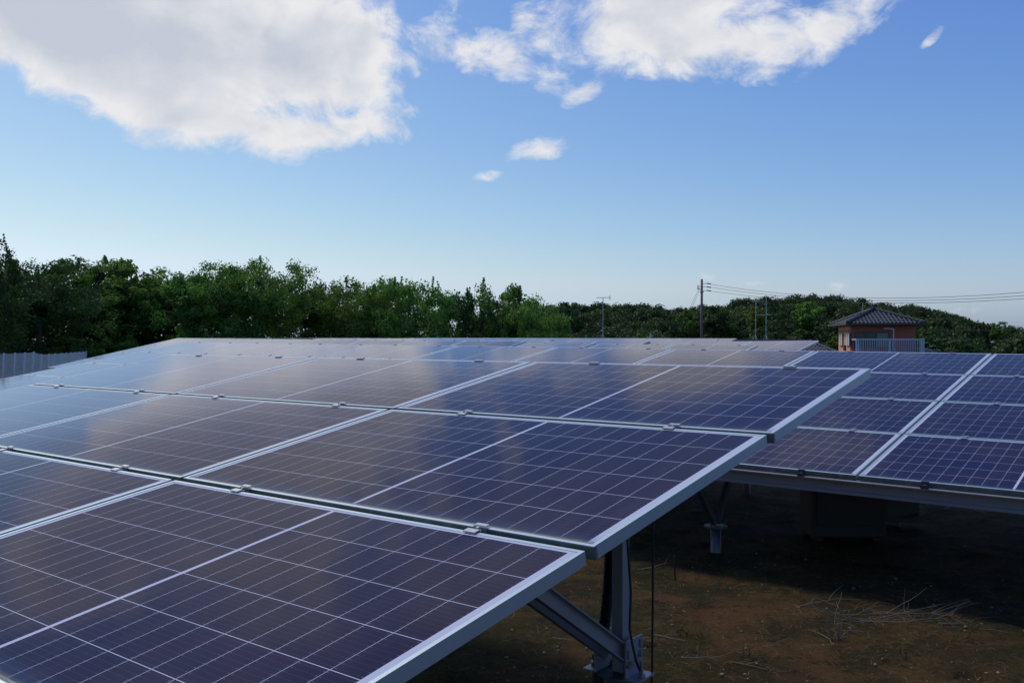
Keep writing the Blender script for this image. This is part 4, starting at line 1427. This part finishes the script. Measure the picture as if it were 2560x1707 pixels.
def belt_mass():
    """the tangled undergrowth and back rows of the belt, which read as one dark mass"""
    rng = np.random.default_rng(77)
    cen, rad = [], []
    prof_px = np.array([-300, 0, 60, 130, 330, 400, 470, 520, 690, 760, 800, 1050, 1100, 1150, 1195, 1260, 1310, 1345, 1390, 1420, 1440])
    prof_py = np.array([650, 650, 690, 680, 680, 705, 705, 680, 680, 745, 725, 725, 755, 738, 765, 740, 760, 775, 800, 815, 845])
    dep_px = np.array([-300, 0, 300, 600, 900, 1200, 1440]); dep = np.array([45, 48, 54, 58, 63, 70, 72])
    for i in range(1500):
        px = rng.uniform(-300, 1440)
        d = np.interp(px, dep_px, dep) + rng.uniform(-1.0, 6.0)
        topy = np.interp(px, prof_px, prof_py)
        t = at(px, topy, d); g = gz(t.x, t.y)
        z = g + (t.z - g) * rng.random() ** (0.8 if i % 3 else 2.2)
        cen.append((t.x, t.y, z)); rad.append(rng.uniform(.45, .95))
    V, F, S = leaf_cloud(rng, cen, rad, 110, 0.105)
    me = np_mesh("tree_belt", V, F, M["leaf_dark"], {"shade": S})
    tag(link(bpy.data.objects.new("tree_belt", me)), "dark undergrowth and back rows of the tree belt behind the fence and arrays", "undergrowth", None, "stuff")
    # a few brighter bushes low in front
    for i, (px, py, d, w, h, lab) in enumerate([(205, 795, 47.5, 2.7, 1.5, "bright green bush low in front of the dark trees near the fence"), (560, 800, 50, 3.0, 1.7, "green bush at the foot of the double broad crown"),
                                     (300, 812, 50, 1.8, 1.2, "small dark bush right of the bright bush")]):
        rng2 = np.random.default_rng(300 + i)
        t = at(px, py, d); g = gz(t.x, t.y); hh = t.z - g
        root = empty("bush", (t.x, t.y, g), lab, "bush", "bushes before the tree belt")
        cc, rd = [], []
        for k in range(34):
            a = rng2.uniform(0, 6.283); r_ = w * .5 * math.sqrt(rng2.random())
            cc.append((r_ * math.cos(a), r_ * math.sin(a), hh * rng2.uniform(.25, .95) * (1 - .45 * (2 * r_ / w) ** 2))); rd.append(rng2.uniform(.2, .38))
        V, F, S = leaf_cloud(rng2, cc, rd, 60, 0.085)
        link(bpy.data.objects.new("crown", np_mesh("crown", V, F, M["leaf"], {"shade": S})), root)
        b = MB()
        for k in range(5):
            q = cc[k * 5]
            b.tube([(0, 0, -0.1), (q[0] * .5, q[1] * .5, q[2] * .6), q], [.04, .03, .01], 5, False)
        b.build("stem", M["bark"], root)
belt_mass()

def hill_wood():
    """far wooded hill: one mass of rounded crowns"""
    rng = np.random.default_rng(5)
    parts_d, parts_l = [], []
    pts = []
    for d0 in np.arange(112, 262, 6.5):
        n = int(1500 / (FPX * 4.6 / d0)) + 1
        for k in range(n):
            px = 1290 + 1500 * (k + rng.uniform(-.4, .4)) / n
            pts.append((px, d0 + rng.uniform(-2.5, 2.5)))
    solo = [(1905, 150, 4.6), (2012, 190, 7.0), (1905, 128, 5.2), (2020, 128, 5.0), (2090, 90, 2.6), (1425, 175, 5.0), (1790, 160, 6.6), (1722, 170, 3.4), (2375, 120, 7.0), (2492, 215, 4.6), (2455, 215, 2.4)]
    for px, d in pts:
        if any(d < sd + 3 and abs(px - sp) < (0.5 * sw + 2.2) / sd * FPX for sp, sd, sw in solo):
            continue
        q = at(px, 853, d); g = gz(q.x, q.y)
        if px < 1400 and d < 125: continue
        H = rng.uniform(4.6, 6.8)
        Wd = rng.uniform(5.0, 8.5)
        cen, rad = [], []
        for i in range(14):
            a = rng.uniform(0, 6.283); r_ = Wd * .5 * math.sqrt(rng.random()) * .85
            z = g + H * (0.50 + 0.40 * (1 - (2 * r_ / Wd) ** 2) * rng.uniform(.8, 1.05))
            cen.append((q.x + r_ * math.cos(a), q.y + r_ * math.sin(a), z)); rad.append(rng.uniform(.9, 1.7))
        for i in range(3):
            a = rng.uniform(0, 6.283)
            cen.append((q.x + 1.5 * math.cos(a), q.y + 1.5 * math.sin(a), g + H * rng.uniform(.1, .4))); rad.append(1.3)
        v, f, s = leaf_cloud(rng, cen, rad, 56, 0.27, .75, 0.34, 0.50)
        tint = rng.choice([0.05, 0.15, 0.3, 0.5, 0.85], p=[.36, .3, .2, .10, .04])
        parts_l.append((v, f, np.clip(s * .35 + tint, 0, 1)))
    V, F, S = join_np(parts_l)
    me = np_mesh("hill_wood", V, F, M["leaf_hill"], {"shade": S})
    tag(link(bpy.data.objects.new("hill_wood", me)), "dark green wood covering the low hill across the right half", "wood", None, "stuff")
hill_wood()

# trees of the hill that stand out one by one
HILLV = [tree_variant(200 + i, 7.0, w, .2, cl, 50, 0.24, 6, M["leaf_hill"]) for i, (w, cl) in enumerate([(6.5, 70), (5.0, 50)])]
for i, (px, py, d, w, h, v, lab, mt) in enumerate([
    (1905, 768, 150, 4.6, 6.0, 0, "round yellow-green tree on the hill behind the two masts", "leaf_lime"),
    (2012, 758, 190, 7.0, 8.0, 0, "large fresh green crown high on the hill, left of the red house", "leaf"),
    (1905, 818, 128, 5.2, 5.5, 0, "olive green tree low on the hill below the yellow-green one", "leaf_hill"),
    (2020, 815, 128, 5.0, 5.0, 1, "green tree low on the hill just left of the red house roof", "leaf_hill"),
    (2090, 838, 90, 2.6, 3.0, 1, "bright yellowish bush tree directly left of the red house wall", "leaf_lime"),
    (2492, 806, 215, 4.6, 6.0, 0, "lone flat-topped tree on the skyline near the right edge", "leaf"),
    (2455, 802, 215, 2.2, 5.5, 1, "small dark tree poking up left of the lone flat-topped tree", "leaf_dark"),
    (1425, 757, 175, 5.0, 7.0, 0, "dark bumpy tree where the hill wood starts, left of the tall aerial", "leaf_dark"),
    (1790, 768, 160, 6.6, 7.0, 0, "olive crown on the skyline just right of the utility pole", "leaf_hill"),
    (1722, 768, 170, 3.4, 6.0, 1, "thin light tree on the skyline just left of the utility pole", "leaf"),
    (2375, 848, 120, 7.0, 3.6, 0, "pale grey-green bushy tree low at the right, beyond the balcony", "leaf_hill"),
]):
    t = at(px, py, d)
    place_tree(HILLV[v], (t.x, t.y, t.z - h * 0.97), (w / [6.5, 5.0][v], h / 7.0), i * 1.7, lab, "hill_tree", "trees standing out of the hill wood", M[mt] if mt != "leaf_hill" else None)
